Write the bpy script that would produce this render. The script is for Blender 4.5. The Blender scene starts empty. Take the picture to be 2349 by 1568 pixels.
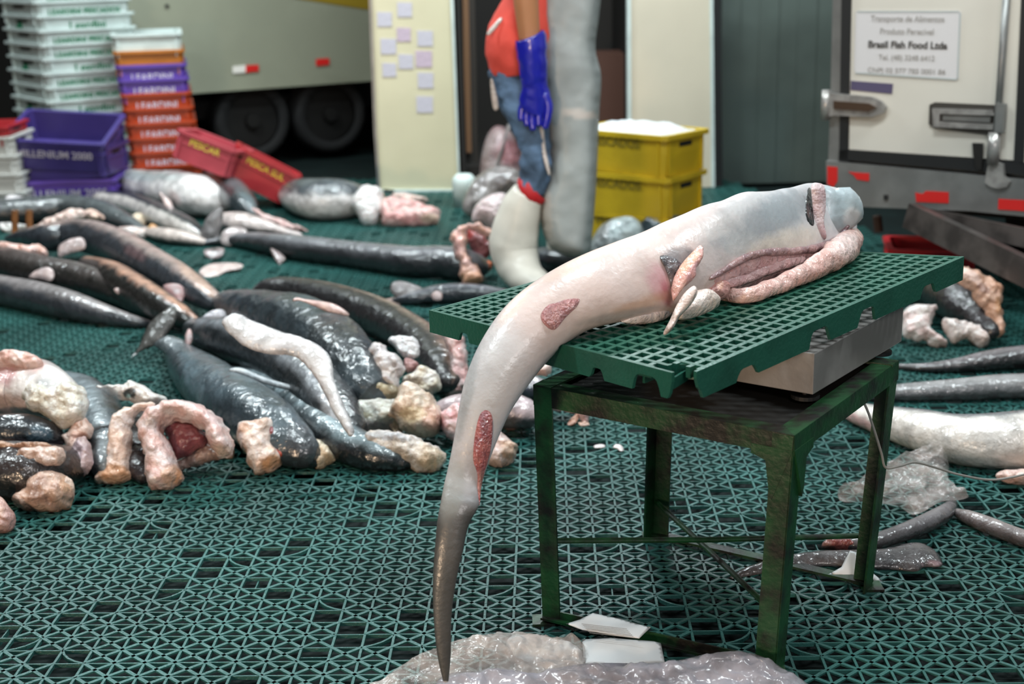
import bpy, bmesh, math, random
import numpy as np
from mathutils import Vector, Matrix, noise
from mathutils.geometry import delaunay_2d_cdt

random.seed(7); rng = np.random.default_rng(7)
SC = bpy.context.scene
COL = SC.collection
# ------------------------------------------------------------------ camera
FPX = 3262.0; CX, CY = 1174.5, 784.0; H = 1.45
PITCH = math.radians(15.5); ROLL = math.radians(-1.3)
F = np.array([0, math.cos(PITCH), -math.sin(PITCH)])
_R0 = np.array([1.0, 0, 0]); _U0 = np.cross(_R0, F)
R = _R0*math.cos(ROLL) + _U0*math.sin(ROLL)
U = _U0*math.cos(ROLL) - _R0*math.sin(ROLL)
CAM = np.array([0, 0, H])
cd = bpy.data.cameras.new('camera'); cam = bpy.data.objects.new('camera', cd); COL.objects.link(cam)
cd.sensor_width = 36; cd.lens = FPX*36/2349
cam.matrix_world = Matrix(((R[0], U[0], -F[0], 0), (R[1], U[1], -F[1], 0), (R[2], U[2], -F[2], H), (0, 0, 0, 1)))
cd.clip_start = .05; cd.clip_end = 60
cd.dof.use_dof = True; cd.dof.focus_distance = 3.12; cd.dof.aperture_fstop = 2.9; cd.dof.aperture_blades = 9
SC.camera = cam

def ray(u, v): return F + R*(u-CX)/FPX - U*(v-CY)/FPX
def P(u, v, z=0.0, Y=None):
    d = ray(u, v); t = (z-H)/d[2] if Y is None else Y/d[1]
    return CAM + d*t
def onplane(u, v, p0, n):
    d = ray(u, v); return CAM + d*(np.dot(p0-CAM, n)/np.dot(d, n))
def depth(p): return float(np.dot(np.asarray(p)-CAM, F))
def projv(V):
    q = V - CAM; dd = q@F
    return CX + FPX*(q@R)/dd, CY - FPX*(q@U)/dd

def hx(h):
    if not isinstance(h, str): return np.array(h[:3], float)
    h = h.lstrip('#'); c = np.array([int(h[i:i+2], 16)/255 for i in (0, 2, 4)])
    return np.where(c <= .04045, c/12.92, ((c+.055)/1.055)**2.4)

# ------------------------------------------------------------------ materials
MATS = {}
def mat(name, color=None, rough=.5, metal=0, spec=.5, noise_s=0, noise_a=.25, bump=0, bump_s=60, attr=False,
        coat=0, coat_rough=.1, sss=0, trans=0, alpha=1.0, emit=None, second=None, detail=4, lo=.4, hi=.6):
    if name in MATS: return MATS[name]
    m = bpy.data.materials.new(name); m.use_nodes = True; N = m.node_tree.nodes; L = m.node_tree.links
    b = N['Principled BSDF']
    b.inputs['Roughness'].default_value = rough; b.inputs['Metallic'].default_value = metal
    b.inputs['Specular IOR Level'].default_value = spec
    b.inputs['Coat Weight'].default_value = coat; b.inputs['Coat Roughness'].default_value = coat_rough
    if sss: b.inputs['Subsurface Weight'].default_value = sss; b.inputs['Subsurface Scale'].default_value = .02
    if trans: b.inputs['Transmission Weight'].default_value = trans
    b.inputs['Alpha'].default_value = alpha
    tc = N.new('ShaderNodeTexCoord')
    src = None
    if attr:
        a = N.new('ShaderNodeAttribute'); a.attribute_name = 'tint'; src = a.outputs['Color']
    elif color is not None:
        c = hx(color); rgb = N.new('ShaderNodeRGB'); rgb.outputs[0].default_value = (*c, 1); src = rgb.outputs[0]
    if noise_s:
        n = N.new('ShaderNodeTexNoise'); n.inputs['Scale'].default_value = noise_s; n.inputs['Detail'].default_value = detail
        L.new(tc.outputs['Object'], n.inputs['Vector'])
        mr = N.new('ShaderNodeMapRange'); mr.inputs['From Min'].default_value = lo; mr.inputs['From Max'].default_value = hi
        L.new(n.outputs['Fac'], mr.inputs['Value'])
        mx = N.new('ShaderNodeMix'); mx.data_type = 'RGBA'
        L.new(mr.outputs[0], mx.inputs['Factor'])
        if second is not None:
            L.new(src, mx.inputs['A']); mx.inputs['B'].default_value = (*hx(second), 1)
        else:
            mx.blend_type = 'MULTIPLY'; k = 1-noise_a
            L.new(src, mx.inputs['A']); mx.inputs['B'].default_value = (k, k, k, 1)
        src = mx.outputs['Result']
    if src is not None: L.new(src, b.inputs['Base Color'])
    if bump:
        n2 = N.new('ShaderNodeTexNoise'); n2.inputs['Scale'].default_value = bump_s; n2.inputs['Detail'].default_value = 3
        L.new(tc.outputs['Object'], n2.inputs['Vector'])
        bp = N.new('ShaderNodeBump'); bp.inputs['Strength'].default_value = bump; bp.inputs['Distance'].default_value = .01
        L.new(n2.outputs['Fac'], bp.inputs['Height']); L.new(bp.outputs[0], b.inputs['Normal'])
        if coat: L.new(bp.outputs[0], b.inputs['Coat Normal'])
    if emit: b.inputs['Emission Color'].default_value = (*hx(emit[0]), 1); b.inputs['Emission Strength'].default_value = emit[1]
    MATS[name] = m; return m

M_SKIN = mat('wet_shark_skin', attr=True, rough=.34, spec=.5, noise_s=17, noise_a=.42, bump=.8, bump_s=34, coat=.6, lo=.4, hi=.66, detail=7)
M_HERO = mat('pale_shark_skin', attr=True, rough=.46, spec=.45, noise_s=16, noise_a=.18, bump=.13, bump_s=75, coat=.3, coat_rough=.2, sss=.04, lo=.45, hi=.7, detail=8)
M_FLESH = mat('raw_flesh', attr=True, rough=.36, spec=.5, noise_s=22, noise_a=.24, bump=1.0, bump_s=48, coat=.4, sss=.1, lo=.42, hi=.64, detail=7)
M_GRATE = mat('teal_plastic', '#2f605b', rough=.38, spec=.5, noise_s=2.2, noise_a=.35, bump=.25, bump_s=160)
M_BASE = mat('wet_concrete', '#0a1817', rough=.75, spec=.2, noise_s=5, noise_a=.4)
M_PALLET = mat('green_pallet_plastic', '#1d5142', rough=.36, spec=.5, noise_s=9, noise_a=.3, bump=.15, bump_s=120, lo=.45, hi=.7)
M_STAND = mat('green_painted_steel', '#12401f', rough=.42, spec=.5, noise_s=13, second='#100d09', lo=.43, hi=.62, bump=.15, bump_s=70, detail=8)
M_STEEL = mat('stainless_steel', '#97928f', rough=.4, metal=.3, noise_s=7, noise_a=.3, bump=.05)
M_BLACK = mat('black_rubber', '#0b0b0c', rough=.6)
M_DARK = mat('dark_steel', '#15120f', rough=.5, noise_s=20, noise_a=.4)
def plastic(name, c, rough=.4, **k): return mat(name, c, rough=rough, noise_s=6, noise_a=.15, **k)

# ------------------------------------------------------------------ object helpers
ORG = {}
def tag(o, label, cat, group=None):
    o['label'] = label; o['category'] = cat
    if group: o['group'] = group
    return o
def struct(o): o['kind'] = 'structure'; return o
def empty(name, p):
    o = bpy.data.objects.new(name, None); COL.objects.link(o); o.location = Vector([float(x) for x in p]); o.empty_display_size = .05
    ORG[o.name] = np.array(p, float); return o
def mk(name, V, Fc, m, parent=None, cols=None, smooth=True, local=False):
    V = np.asarray(V, float)
    me = bpy.data.meshes.new(name)
    if local: org = np.zeros(3)
    else: org = np.array([V[:, 0].mean(), V[:, 1].mean(), V[:, 2].min()])
    me.from_pydata((V-org).tolist(), [], [list(map(int, f)) for f in Fc]); me.update()
    if smooth: me.polygons.foreach_set('use_smooth', [True]*len(me.polygons))
    if cols is not None:
        a = me.color_attributes.new('tint', 'FLOAT_COLOR', 'POINT')
        c = np.ones((len(V), 4)); c[:, :3] = cols; a.data.foreach_set('color', c.ravel())
    me.materials.append(m)
    o = bpy.data.objects.new(name, me); COL.objects.link(o)
    if parent is not None:
        o.parent = parent
        if not local: o.location = Vector((org-ORG[parent.name]).tolist())
    else: o.location = Vector(org.tolist())
    if not local: ORG[o.name] = org
    return o
class MB:
    def __init__(s): s.v = []; s.f = []
    def add(s, V, Fc):
        k = len(s.v); s.v += [tuple(map(float, p)) for p in V]; s.f += [[i+k for i in f] for f in Fc]; return s
    def box(s, c, d, M=None):
        x, y, z = [k/2 for k in d]; V = [np.array([a*x, b*y, e*z]) for a in (-1, 1) for b in (-1, 1) for e in (-1, 1)]
        if M is not None: V = [np.asarray(M)@p for p in V]
        return s.add([p+np.array(c, float) for p in V], [(0, 1, 3, 2), (4, 6, 7, 5), (0, 4, 5, 1), (2, 3, 7, 6), (0, 2, 6, 4), (1, 5, 7, 3)])
    def bar(s, a, b, w, h, up=(0, 0, 1)):
        a = np.array(a, float); b = np.array(b, float); t = b-a; t /= np.linalg.norm(t); up = np.array(up, float)
        sd = np.cross(t, up); sd /= np.linalg.norm(sd); u2 = np.cross(sd, t)
        V = [p+sd*i*w/2+u2*j*h/2 for p in (a, b) for i, j in ((-1, -1), (1, -1), (1, 1), (-1, 1))]
        return s.add(V, [(0, 1, 2, 3), (7, 6, 5, 4), (0, 4, 5, 1), (1, 5, 6, 2), (2, 6, 7, 3), (3, 7, 4, 0)])
    def tube(s, pts, r, n=12, caps=True):
        pts = [np.array(p, float) for p in pts]; k0 = len(s.v); rr = r if hasattr(r, '__len__') else [r]*len(pts)
        for i, p in enumerate(pts):
            t = pts[min(i+1, len(pts)-1)]-pts[max(i-1, 0)]; t /= np.linalg.norm(t)
            a = np.cross(t, (0, 0, 1)) if abs(t[2]) < .95 else np.cross(t, (1, 0, 0)); a /= np.linalg.norm(a); b = np.cross(t, a)
            for k in range(n):
                q = 2*math.pi*k/n; s.v.append(tuple(p+(a*math.cos(q)+b*math.sin(q))*rr[i]))
        for i in range(len(pts)-1):
            for k in range(n):
                s.f.append([k0+i*n+k, k0+i*n+(k+1) % n, k0+(i+1)*n+(k+1) % n, k0+(i+1)*n+k])
        if caps: s.f.append([k0+k for k in range(n)][::-1]); s.f.append([k0+(len(pts)-1)*n+k for k in range(n)])
        return s
    def build(s, name, m, parent=None, smooth=False, local=False): return mk(name, s.v, s.f, m, parent, smooth=smooth, local=local)

def cr(pts, n, closed=False):
    """Catmull-Rom through the rows of pts, n samples per span."""
    p = np.array(pts, float); N_ = len(p); out = []
    rngi = range(N_) if closed else range(N_-1)
    for i in rngi:
        if closed: a, b, c, d = p[(i-1) % N_], p[i], p[(i+1) % N_], p[(i+2) % N_]
        else: a, b, c, d = p[max(i-1, 0)], p[i], p[i+1], p[min(i+2, N_-1)]
        for k in range(n):
            t = k/n; out.append(.5*((2*b)+(-a+c)*t+(2*a-5*b+4*c-d)*t*t+(-a+3*b-3*c+d)*t**3))
    if not closed: out.append(p[-1])
    return np.array(out)

def nz(p, s, seed=0.0): return noise.noise(Vector((p[0]*s+seed, p[1]*s-seed, p[2]*s+seed*.7)))
def colorize(V, Nn, base, second=None, ns=25, amt=1.0, patches=(), seed=0.0):
    """colour per vertex: a mottled base, then marks and some painted lamplight (u, v, ru, rv, angle, colour, strength) on the side the mark is on"""
    c = np.tile(base, (len(V), 1)) if np.ndim(base) == 1 else np.array(base, float)
    if second is not None:
        sN = np.array([nz(p, ns, seed) for p in V]); k = np.clip(.5+sN*1.6, 0, 1)[:, None]*amt
        c = c*(1-k)+np.array(second)*k
    if len(patches):
        u, v = projv(V); toC = CAM-V; face = (Nn*toC).sum(1) > -.02*np.linalg.norm(toC, axis=1)
        wob = np.array([nz(p, 60, 5.0) for p in V])
        for q in patches:
            pu, pv, ru, rv, an, colr, st = q[:7]; a = math.radians(an)
            du = (u-pu)*math.cos(a)+(v-pv)*math.sin(a); dv = -(u-pu)*math.sin(a)+(v-pv)*math.cos(a)
            d = np.sqrt((du/ru)**2+(dv/rv)**2)+wob*.25
            soft = q[7] if len(q) > 7 else .5
            k = np.clip((1+soft*.5-d)/soft, 0, 1); k = (k*k*(3-2*k))*st*face
            c = c*(1-k[:, None])+hx(colr)*k[:, None]
    return np.clip(c, 0, 1)
def vnormals(V, Fc):
    n = np.zeros_like(V)
    for f in Fc:
        a, b, c = V[f[0]], V[f[1]], V[f[2]]; k = np.cross(b-a, c-a)
        for i in f: n[i] += k
    l = np.linalg.norm(n, axis=1); l[l == 0] = 1; return n/l[:, None]

# ------------------------------------------------------------------ a long body lying on the floor
def body(name, pts, back, belly, rot=-60, bw=60, lift=0.0, flat=.88, m=None, parent=None, patches=(), mott=None, ring=28, per=9, lump=.0, base_z=None, sharp=10, fat=1.0):
    """pts: rows (u, v, r_px[, lift]); the side facing `rot` (0 = towards us, 90 = up) is the pale belly"""
    m = m or M_SKIN
    q = cr([list(p)+([lift] if len(p) < 4 else []) for p in pts], per)
    C = []; Rr = []
    for u, v, r, lf in q:
        r = max(r, 1.0); z = .05
        for _ in range(4):
            c = P(u, v, z=z); rm = r*depth(c)/FPX; z = rm*flat+lf
        C.append(P(u, v, z=z)); Rr.append(rm)
    C = np.array(C); Rr = np.array(Rr); n = len(C)
    Vv = []; ang = []
    for i in range(n):
        t = C[min(i+1, n-1)]-C[max(i-1, 0)]; t /= np.linalg.norm(t)
        s = np.cross(t, (0, 0, 1)); s /= np.linalg.norm(s)
        if np.dot(s, CAM-C[i]) < 0: s = -s
        up = np.cross(s, t);  up = up if up[2] > 0 else -up
        for k in range(ring):
            a = 2*math.pi*k/ring; rr = Rr[i]
            p = C[i]+s*math.cos(a)*rr*fat+up*math.sin(a)*rr*flat
            Vv.append(p); ang.append(math.degrees(a))
    Fc = []
    for i in range(n-1):
        for k in range(ring): Fc.append([i*ring+k, i*ring+(k+1) % ring, (i+1)*ring+(k+1) % ring, (i+1)*ring+k])
    # rounded ends
    for e, i in ((0, 0), (1, n-1)):
        t = C[1]-C[0] if e == 0 else C[-1]-C[-2]; t /= np.linalg.norm(t); t = -t if e == 0 else t
        prev = i*ring
        for sc, off in ((.75, .45), (.4, .72)):
            k0 = len(Vv)
            for k in range(ring): Vv.append(C[i]+(Vv[i*ring+k]-C[i])*sc+t*Rr[i]*off); ang.append(ang[i*ring+k])
            for k in range(ring):
                f = [prev+k, prev+(k+1) % ring, k0+(k+1) % ring, k0+k]; Fc.append(f if e else f[::-1])
            prev = k0
        Vv.append(C[i]+t*Rr[i]*.8); ang.append(0); c0 = len(Vv)-1
        for k in range(ring):
            f = [prev+k, prev+(k+1) % ring, c0]; Fc.append(f if e else f[::-1])
    Vv = np.array(Vv); ang = np.array(ang)
    if lump:
        cc = np.repeat(C, ring, axis=0); m_ = len(cc)
        for j in range(m_): Vv[j] = cc[j]+(Vv[j]-cc[j])*(1+lump*nz(Vv[j], 14))
    zmin = .0015 if base_z is None else base_z
    Vv[:, 2] = np.maximum(Vv[:, 2], zmin)
    Nn = vnormals(Vv, Fc)
    if Nn[:n*ring].dot(np.array([0, 0, 1])).size and (((Vv[:n*ring]-np.repeat(C, ring, axis=0))*Nn[:n*ring]).sum() < 0):
        Fc = [f[::-1] for f in Fc]; Nn = -Nn
    wob = np.array([nz(p, 18, 3.0) for p in Vv])*14
    d = np.abs((ang-rot+180) % 360-180)+wob
    k = np.clip((bw-d)/sharp+.5, 0, 1)[:, None]
    c = hx(back)*(1-k)+hx(belly)*k
    c = colorize(Vv, Nn, c, hx(mott) if mott else None, 22, .45, patches)
    return mk(name, Vv, Fc, m, parent, c)

# ------------------------------------------------------------------ a lump, fin, flap or sack with a given outline
def pillow(name, poly, T=.05, lean=40, lift=0.0, base='#d8c0bc', second=None, ns=30, parent=None, m=None, patches=(), rnd=1.0, rough=.0, rs=35, yaw=0,
           smooth_poly=True, at=None, cells=420, anchor=None, zmin=None, asym=1.0, hs=4, amt=.8, seed=None, zfun=None, ridge=False, ragged=0):
    m = m or M_FLESH
    poly = np.array(poly, float)
    pp = cr(poly, 5, True) if smooth_poly else poly
    if ragged:
        nn_ = np.roll(pp, -1, 0)-np.roll(pp, 1, 0); nn_ = np.stack([nn_[:, 1], -nn_[:, 0]], 1)/np.maximum(np.linalg.norm(nn_, axis=1), 1e-6)[:, None]
        pp = pp+nn_*np.array([ragged*(nz((x*.06, y*.06, 0), 1.0, 2)+.7*nz((x*.15, y*.15, 0), 1.0, 5)) for x, y in pp])[:, None]
    a = math.radians(lean); n = np.array([math.sin(math.radians(yaw))*math.cos(a), -math.cos(math.radians(yaw))*math.cos(a), math.sin(a)])
    i = int(np.argmax(poly[:, 1])); ub, vb = (poly[i] if anchor is None else anchor)
    p0 = P(ub, vb, z=lift) if at is None else (P(ub, vb, Y=at) if np.isscalar(at) else np.array(at, float))
    W = np.array([onplane(u, v, p0, n) for u, v in pp])
    e1 = np.cross((0, 0, 1), n); e1 /= np.linalg.norm(e1); e2 = np.cross(n, e1)
    Q = np.stack([(W-p0)@e1, (W-p0)@e2], 1)
    if np.sum(Q[:, 0]*np.roll(Q[:, 1], -1)-np.roll(Q[:, 0], -1)*Q[:, 1]) < 0: Q = Q[::-1]
    # resample border
    seg = np.linalg.norm(np.roll(Q, -1, 0)-Q, axis=1); per_ = seg.sum()
    area = abs(np.sum(Q[:, 0]*np.roll(Q[:, 1], -1)-np.roll(Q[:, 0], -1)*Q[:, 1]))/2
    h = max(math.sqrt(area/cells), per_/260)
    B = []
    for j in range(len(Q)):
        k = max(1, int(round(seg[j]/h)))
        for s_ in range(k): B.append(Q[j]+(Q[(j+1) % len(Q)]-Q[j])*s_/k)
    B = np.array(B)
    keep = [0]
    for j in range(1, len(B)):
        if np.linalg.norm(B[j]-B[keep[-1]]) > h*.45: keep.append(j)
    B = B[keep]; nb = len(B)
    lo, hi_ = B.min(0), B.max(0)
    gx = np.arange(lo[0], hi_[0], h); gy = np.arange(lo[1], hi_[1], h*.87); G = []
    for r_, y in enumerate(gy):
        for x in gx: G.append((x+(h/2 if r_ % 2 else 0), y))
    G = np.array(G) if len(G) else np.zeros((0, 2))
    B2 = np.roll(B, -1, 0)
    def segd(X):
        dmin = np.full(len(X), 1e9)
        for p, q in zip(B, B2):
            w = q-p; t = np.clip(((X-p)@w)/max(w@w, 1e-12), 0, 1); dmin = np.minimum(dmin, np.linalg.norm(X-p-t[:, None]*w, axis=1))
        return dmin
    def inside(X):
        ins = np.zeros(len(X), bool)
        for p, q in zip(B, B2):
            c = ((p[1] > X[:, 1]) != (q[1] > X[:, 1]))
            xi = (q[0]-p[0])*(X[:, 1]-p[1])/((q[1]-p[1]) if abs(q[1]-p[1]) > 1e-12 else 1e-12)+p[0]
            ins ^= c & (X[:, 0] < xi)
        return ins
    if len(G):
        G = G[inside(G)]
        if len(G): G = G[segd(G) > h*.55]
    X = np.vstack([B, G]) if len(G) else B
    co, ed, fa, *_ = delaunay_2d_cdt([Vector(x) for x in X], [(j, (j+1) % nb) for j in range(nb)], [], 1, 1e-7)
    X = np.array([list(c) for c in co]); fa = [list(f) for f in fa]
    d = segd(X); d[d < 1e-6] = 0; isb = d < h*.02
    dm = max(d.max(), 1e-6)*rnd; x = np.clip(d/dm, 0, 1); hh = np.sqrt(1-(1-x)**2)
    nb_ = [[] for _ in X]
    for f in fa:
        for j in range(3): nb_[f[j]] += [f[(j+1) % 3], f[(j+2) % 3]]
    for _ in range(hs):
        h2 = np.array([np.mean(hh[nn]) if nn else 0 for nn in nb_]); hh = np.where(isb, 0, .4*hh+.6*h2)
    S = p0+np.outer(X[:, 0], e1)+np.outer(X[:, 1], e2)
    sd = seed if seed is not None else float(ub % 17)
    if ridge: rl = np.array([(.5-abs(nz(p, rs, sd))*2)+.6*(.5-abs(nz(p, rs*2.1, sd+4))*2)+.3*(.5-abs(nz(p, rs*4.3, sd+9))*2) for p in S])*rough
    else: rl = np.array([nz(p, rs, sd)+.55*nz(p, rs*2.3, sd)+.35*nz(p, rs*4.7, sd+3) for p in S])*rough if rough else 0
    fr = S+np.outer(T*.5*hh+(rl*(np.clip(hh*2, 0, 1)) if rough else 0), n)
    bk = S-np.outer(T*.5*hh*asym, n)
    nv = len(X); idx = {}; V = list(fr); bmap = []
    for j in range(nv):
        if isb[j]: bmap.append(j)
        else: bmap.append(len(V)); V.append(bk[j])
    V = np.array(V)
    Fc = [f for f in fa]+[[bmap[f[0]], bmap[f[2]], bmap[f[1]]] for f in fa]
    zm = (.0015 if lift < .05 else lift*.0+.0015) if zmin is None else zmin
    V[:, 2] = np.maximum(V[:, 2], zm if zfun is None else zfun(V))
    Nn = vnormals(V, Fc)
    if (Nn[:nv]@n).sum() < 0: Fc = [f[::-1] for f in Fc]; Nn = -Nn
    c = colorize(V, Nn, hx(base), hx(second) if second is not None else None, ns, amt, patches, sd)
    return mk(name, V, Fc, m, parent, c)

def plate(name, poly, p0, n, t0, t1, m, parent=None, smooth=False):
    """flat sheet: pixel outline put on the plane (p0, n), from depth t0 to t1 along n"""
    p0 = np.array(p0, float); n = np.array(n, float); n /= np.linalg.norm(n)
    W = [onplane(u, v, p0, n) for u, v in poly]; k = len(W)
    V = [w+n*t0 for w in W]+[w+n*t1 for w in W]
    Fc = [list(range(k))[::-1], list(range(k, 2*k))]+[[i, (i+1) % k, k+(i+1) % k, k+i] for i in range(k)]
    o = mk(name, V, Fc, m, parent, smooth=smooth)
    bm = bmesh.new(); bm.from_mesh(o.data); bmesh.ops.recalc_face_normals(bm, faces=bm.faces); bm.to_mesh(o.data); bm.free()
    return o

def text(body_, size, m, parent, loc, rot, name='lettering', align='CENTER', bold=0, wx=1.0, world=False):
    cu = bpy.data.curves.new(name, 'FONT'); cu.body = body_; cu.size = size; cu.extrude = .0006; cu.align_x = align; cu.align_y = 'CENTER'
    cu.offset = bold; cu.materials.append(m)
    t_ = bpy.data.objects.new('tmp', cu); me = bpy.data.meshes.new_from_object(t_); me.name = name
    bpy.data.objects.remove(t_); bpy.data.curves.remove(cu)
    if not me.materials: me.materials.append(m)
    o = bpy.data.objects.new(name, me); COL.objects.link(o); o.parent = parent
    o.location = Vector([float(x) for x in loc]); o.rotation_euler = rot; o.scale = (wx, 1, 1)
    return o
# ================================================================== THE SETTING
V = [(-9, -2, -.055), (9, -2, -.055), (9, 14, -.055), (-9, 14, -.055)]
struct(mk('floor', V, [(0, 1, 2, 3)], M_BASE, smooth=False))
def grating():
    """interlocking plastic floor tiles: a square mesh crossed by both diagonals, laid corner-wise, 12 half cells to a tile"""
    dx, dy = .0652, .0600; a = math.radians(-1.5); ca, sa = math.cos(a), math.sin(a); o = P(513, 1301)[:2]
    i0, i1, j0, j1 = -70, 95, -20, 118
    g0, g1 = P(1985, 525), P(2349, 655); en = np.array([-(g1-g0)[1], (g1-g0)[0]])
    inside = lambda x, y: (y > 1.9) and (y < 9.35) and abs(x) < .36*y+.75 and not ((x-g0[0])*en[0]+(y-g0[1])*en[1] > 0 and x > 1.35)
    bars = []   # x0,y0,x1,y1,w,ztop,zbot
    W = lambda i, j: (o[0]+i*dx*ca-j*dy*sa, o[1]+i*dx*sa+j*dy*ca)
    r2 = random.Random(3)
    for i in range(i0, i1):
        for j in range(j0, j1):
            p = W(i+.5, j+.5)
            if not inside(*p): continue
            s_, d_ = (i+j) % 12, (i-j) % 12
            hub = (s_ in (0, 11)) and (d_ in (0, 11, 1)) and (s_ == 0 or d_ == 0)
            seamA = s_ == 11; seamB = d_ == 0
            A, B, C_, D = W(i, j), W(i+1, j), W(i+1, j+1), W(i, j+1)
            bars.append((*A, *B, .0038, -.0005, -.009))
            bars.append((*A, *D, .0056, 0, -.008))
            if (seamA or seamB) and (i+3*j) % 3 != 0:
                # open rectangular slot between two tiles, with a low web
                if not (seamA and seamB):
                    m1, m2 = (W(i+.5, j), W(i+.5, j+1)) if (i+j) % 2 else (W(i, j+.5), W(i+1, j+.5))
                    if (i*7+j) % 5 == 0: bars.append((*m1, *m2, .003, -.008, -.02))
                else:
                    for q in (A, B, C_, D): bars.append((*q, *W(i+.5, j+.5), .004, 0, -.009))
            elif (s_ == 0 or d_ == 1) and (i+2*j) % 4 == 0:
                # arched rib along the seam
                ctr, st = (C_, 180) if s_ == 0 and d_ != 1 else (D, -90)
                if s_ == 0: e0, e1, c0 = D, B, C_
                else: e0, e1, c0 = A, C_, D
                pr = e0
                for k in range(1, 5):
                    t = k/4; x = (1-t)**2*e0[0]+2*t*(1-t)*(e0[0]+e1[0]-c0[0])+t*t*e1[0]; y = (1-t)**2*e0[1]+2*t*(1-t)*(e0[1]+e1[1]-c0[1])+t*t*e1[1]
                    x = .5*x+.5*((1-t)*e0[0]+t*e1[0]); y = .5*y+.5*((1-t)*e0[1]+t*e1[1])
                    bars.append((*pr, x, y, .0052, 0, -.009)); pr = (x, y)
            else:
                bars.append((*A, *C_, .0084, .0006, -.0035)); bars.append((*B, *D, .0084, .0006, -.0035))
    b = np.array(bars); n = len(b)
    t = b[:, 2:4]-b[:, :2]; t /= np.linalg.norm(t, axis=1)[:, None]; s = np.stack([-t[:, 1], t[:, 0]], 1)*b[:, 4:5]/2
    V = np.zeros((n, 8, 3))
    for k, (e, sg, z) in enumerate([(0, 1, 5), (0, -1, 5), (2, -1, 5), (2, 1, 5), (0, 1, 6), (0, -1, 6), (2, -1, 6), (2, 1, 6)]):
        V[:, k, :2] = b[:, e:e+2]+s*sg; V[:, k, 2] = b[:, z]
    Fq = np.array([[0, 1, 2, 3], [1, 5, 6, 2], [4, 0, 3, 7]]); Fa = (np.arange(n)[:, None, None]*8+Fq[None]).reshape(-1, 4)
    me = bpy.data.meshes.new('floor_grating'); me.vertices.add(n*8); me.vertices.foreach_set('co', V.ravel())
    me.loops.add(Fa.size); me.loops.foreach_set('vertex_index', Fa.ravel()); me.polygons.add(len(Fa))
    me.polygons.foreach_set('loop_start', np.arange(0, Fa.size, 4)); me.polygons.foreach_set('loop_total', np.full(len(Fa), 4))
    me.polygons.foreach_set('use_smooth', np.zeros(len(Fa), bool)); me.update(); me.validate(); me.materials.append(M_GRATE)
    ob = bpy.data.objects.new('floor', me); COL.objects.link(ob); struct(ob)
grating()
M_WALLD = mat('dark_wall', '#12110f', rough=.8, noise_s=1.5, noise_a=.3)
M_WALLG = mat('grey_green_sheet', '#5f6a65', rough=.32, metal=.25, noise_s=1.2, noise_a=.35)
struct(MB().box((0, 13.2, 2.2), (18, .2, 4.6)).build('wall_back', M_WALLD))
struct(MB().box((-7.6, 6, 2.2), (.2, 14.4, 4.6)).build('wall_left', M_WALLD))
xl = P(1652, 300, Y=8.95)[0]
w = MB()
for k in range(11): w.box((xl+.06+k*.118, 9.0+.006*(k % 2), 1.42), (.1175, .05, 2.9))
struct(w.build('wall_right', M_WALLG))
struct(MB().box((0, 6, 4.55), (18, 15, .1)).build('ceiling', mat('ceiling_sheet', '#3a3d3c', rough=.8)))

# ================================================================== GREEN STEEL STAND
st = empty('steel_stand', (.44, 2.98, 0))
tag(st, 'rusty green angle-iron stand with four legs carrying the scale', 'stand')
Lb, Fb, Rb, Bb = P(1247, 1425), P(1776, 1545), P(1998, 1347), P(1497, 1232)
Lt, Ft, Rt, Bt = np.array([.045, 2.90, .548]), np.array([.545, 2.62, .52]), np.array([.86, 3.04, .542]), np.array([.36, 3.34, .548])
def angle_leg(b, t, corner):
    cx_, cy_ = corner; m = MB(); w_ = .042
    b = np.array(b); t = np.array(t)
    ex = (Ft-Lt)/np.linalg.norm(Ft-Lt); ey = (Rt-Ft)/np.linalg.norm(Rt-Ft)
    for d1, d2 in ((ex*cx_, ey*cy_), (ey*cy_, ex*cx_)):
        m.bar(b+d1*w_/2, t+d1*w_/2, .005, w_, up=d1)
    return m
for b, t, c in ((Lb, Lt, (1, 1)), (Fb, Ft, (-1, 1)), (Rb, Rt, (-1, -1)), (Bb, Bt, (1, -1))):
    m = angle_leg(b, t, c); m.box(b+[0, 0, .003], (.05, .05, .006)); m.build('leg', M_STAND, st)
for a, b in ((Lt, Ft), (Ft, Rt), (Rt, Bt), (Bt, Lt)):
    m = MB(); n_ = np.cross((0, 0, 1), b-a); n_ /= np.linalg.norm(n_); m.bar(a-[0, 0, .02], b-[0, 0, .02], .005, .044)
    m.bar(a+n_*.02, b+n_*.02, .044, .005); m.build('top_rail', M_STAND, st)
# gusset plates where the legs meet the rails
for a, b, c in ((Ft, Lt, Fb), (Ft, Rt, Fb)):
    t = (b-a)/np.linalg.norm(b-a); dn = np.array([0, 0, -1.0]); nn = np.cross(t, dn); nn /= np.linalg.norm(nn)
    pts = [a+dn*.03, a+dn*.03+t*.085, a+dn*.05+t*.085, a+dn*.06+t*.055, a+dn*.12+t*.047, a+dn*.14+t*.04]
    Vv = [p+nn*.004 for p in pts]+[p-nn*.004 for p in pts]; k = 6
    mk('gusset', Vv, [list(range(k)), list(range(k, 2*k))[::-1]]+[[i, k+i, k+(i+1) % k, (i+1) % k] for i in range(k)], M_STAND, st, smooth=False)
up = np.array([0, 0, 1.0])
MB().bar(Lb+up*.013, Fb+up*.013, .03, .005).bar(Lb+up*.018, Fb+up*.018, .004, .03).build('base_rail', M_STAND, st)
MB().bar(Bb+up*.012, Rb+up*.012, .03, .006).build('base_rail', M_STAND, st)
MB().tube([P(1268, 1240, Y=2.905), P(1640, 1237, Y=2.99), P(1985, 1228, Y=3.06)], .0065).build('cross_rod', M_STAND, st)
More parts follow.
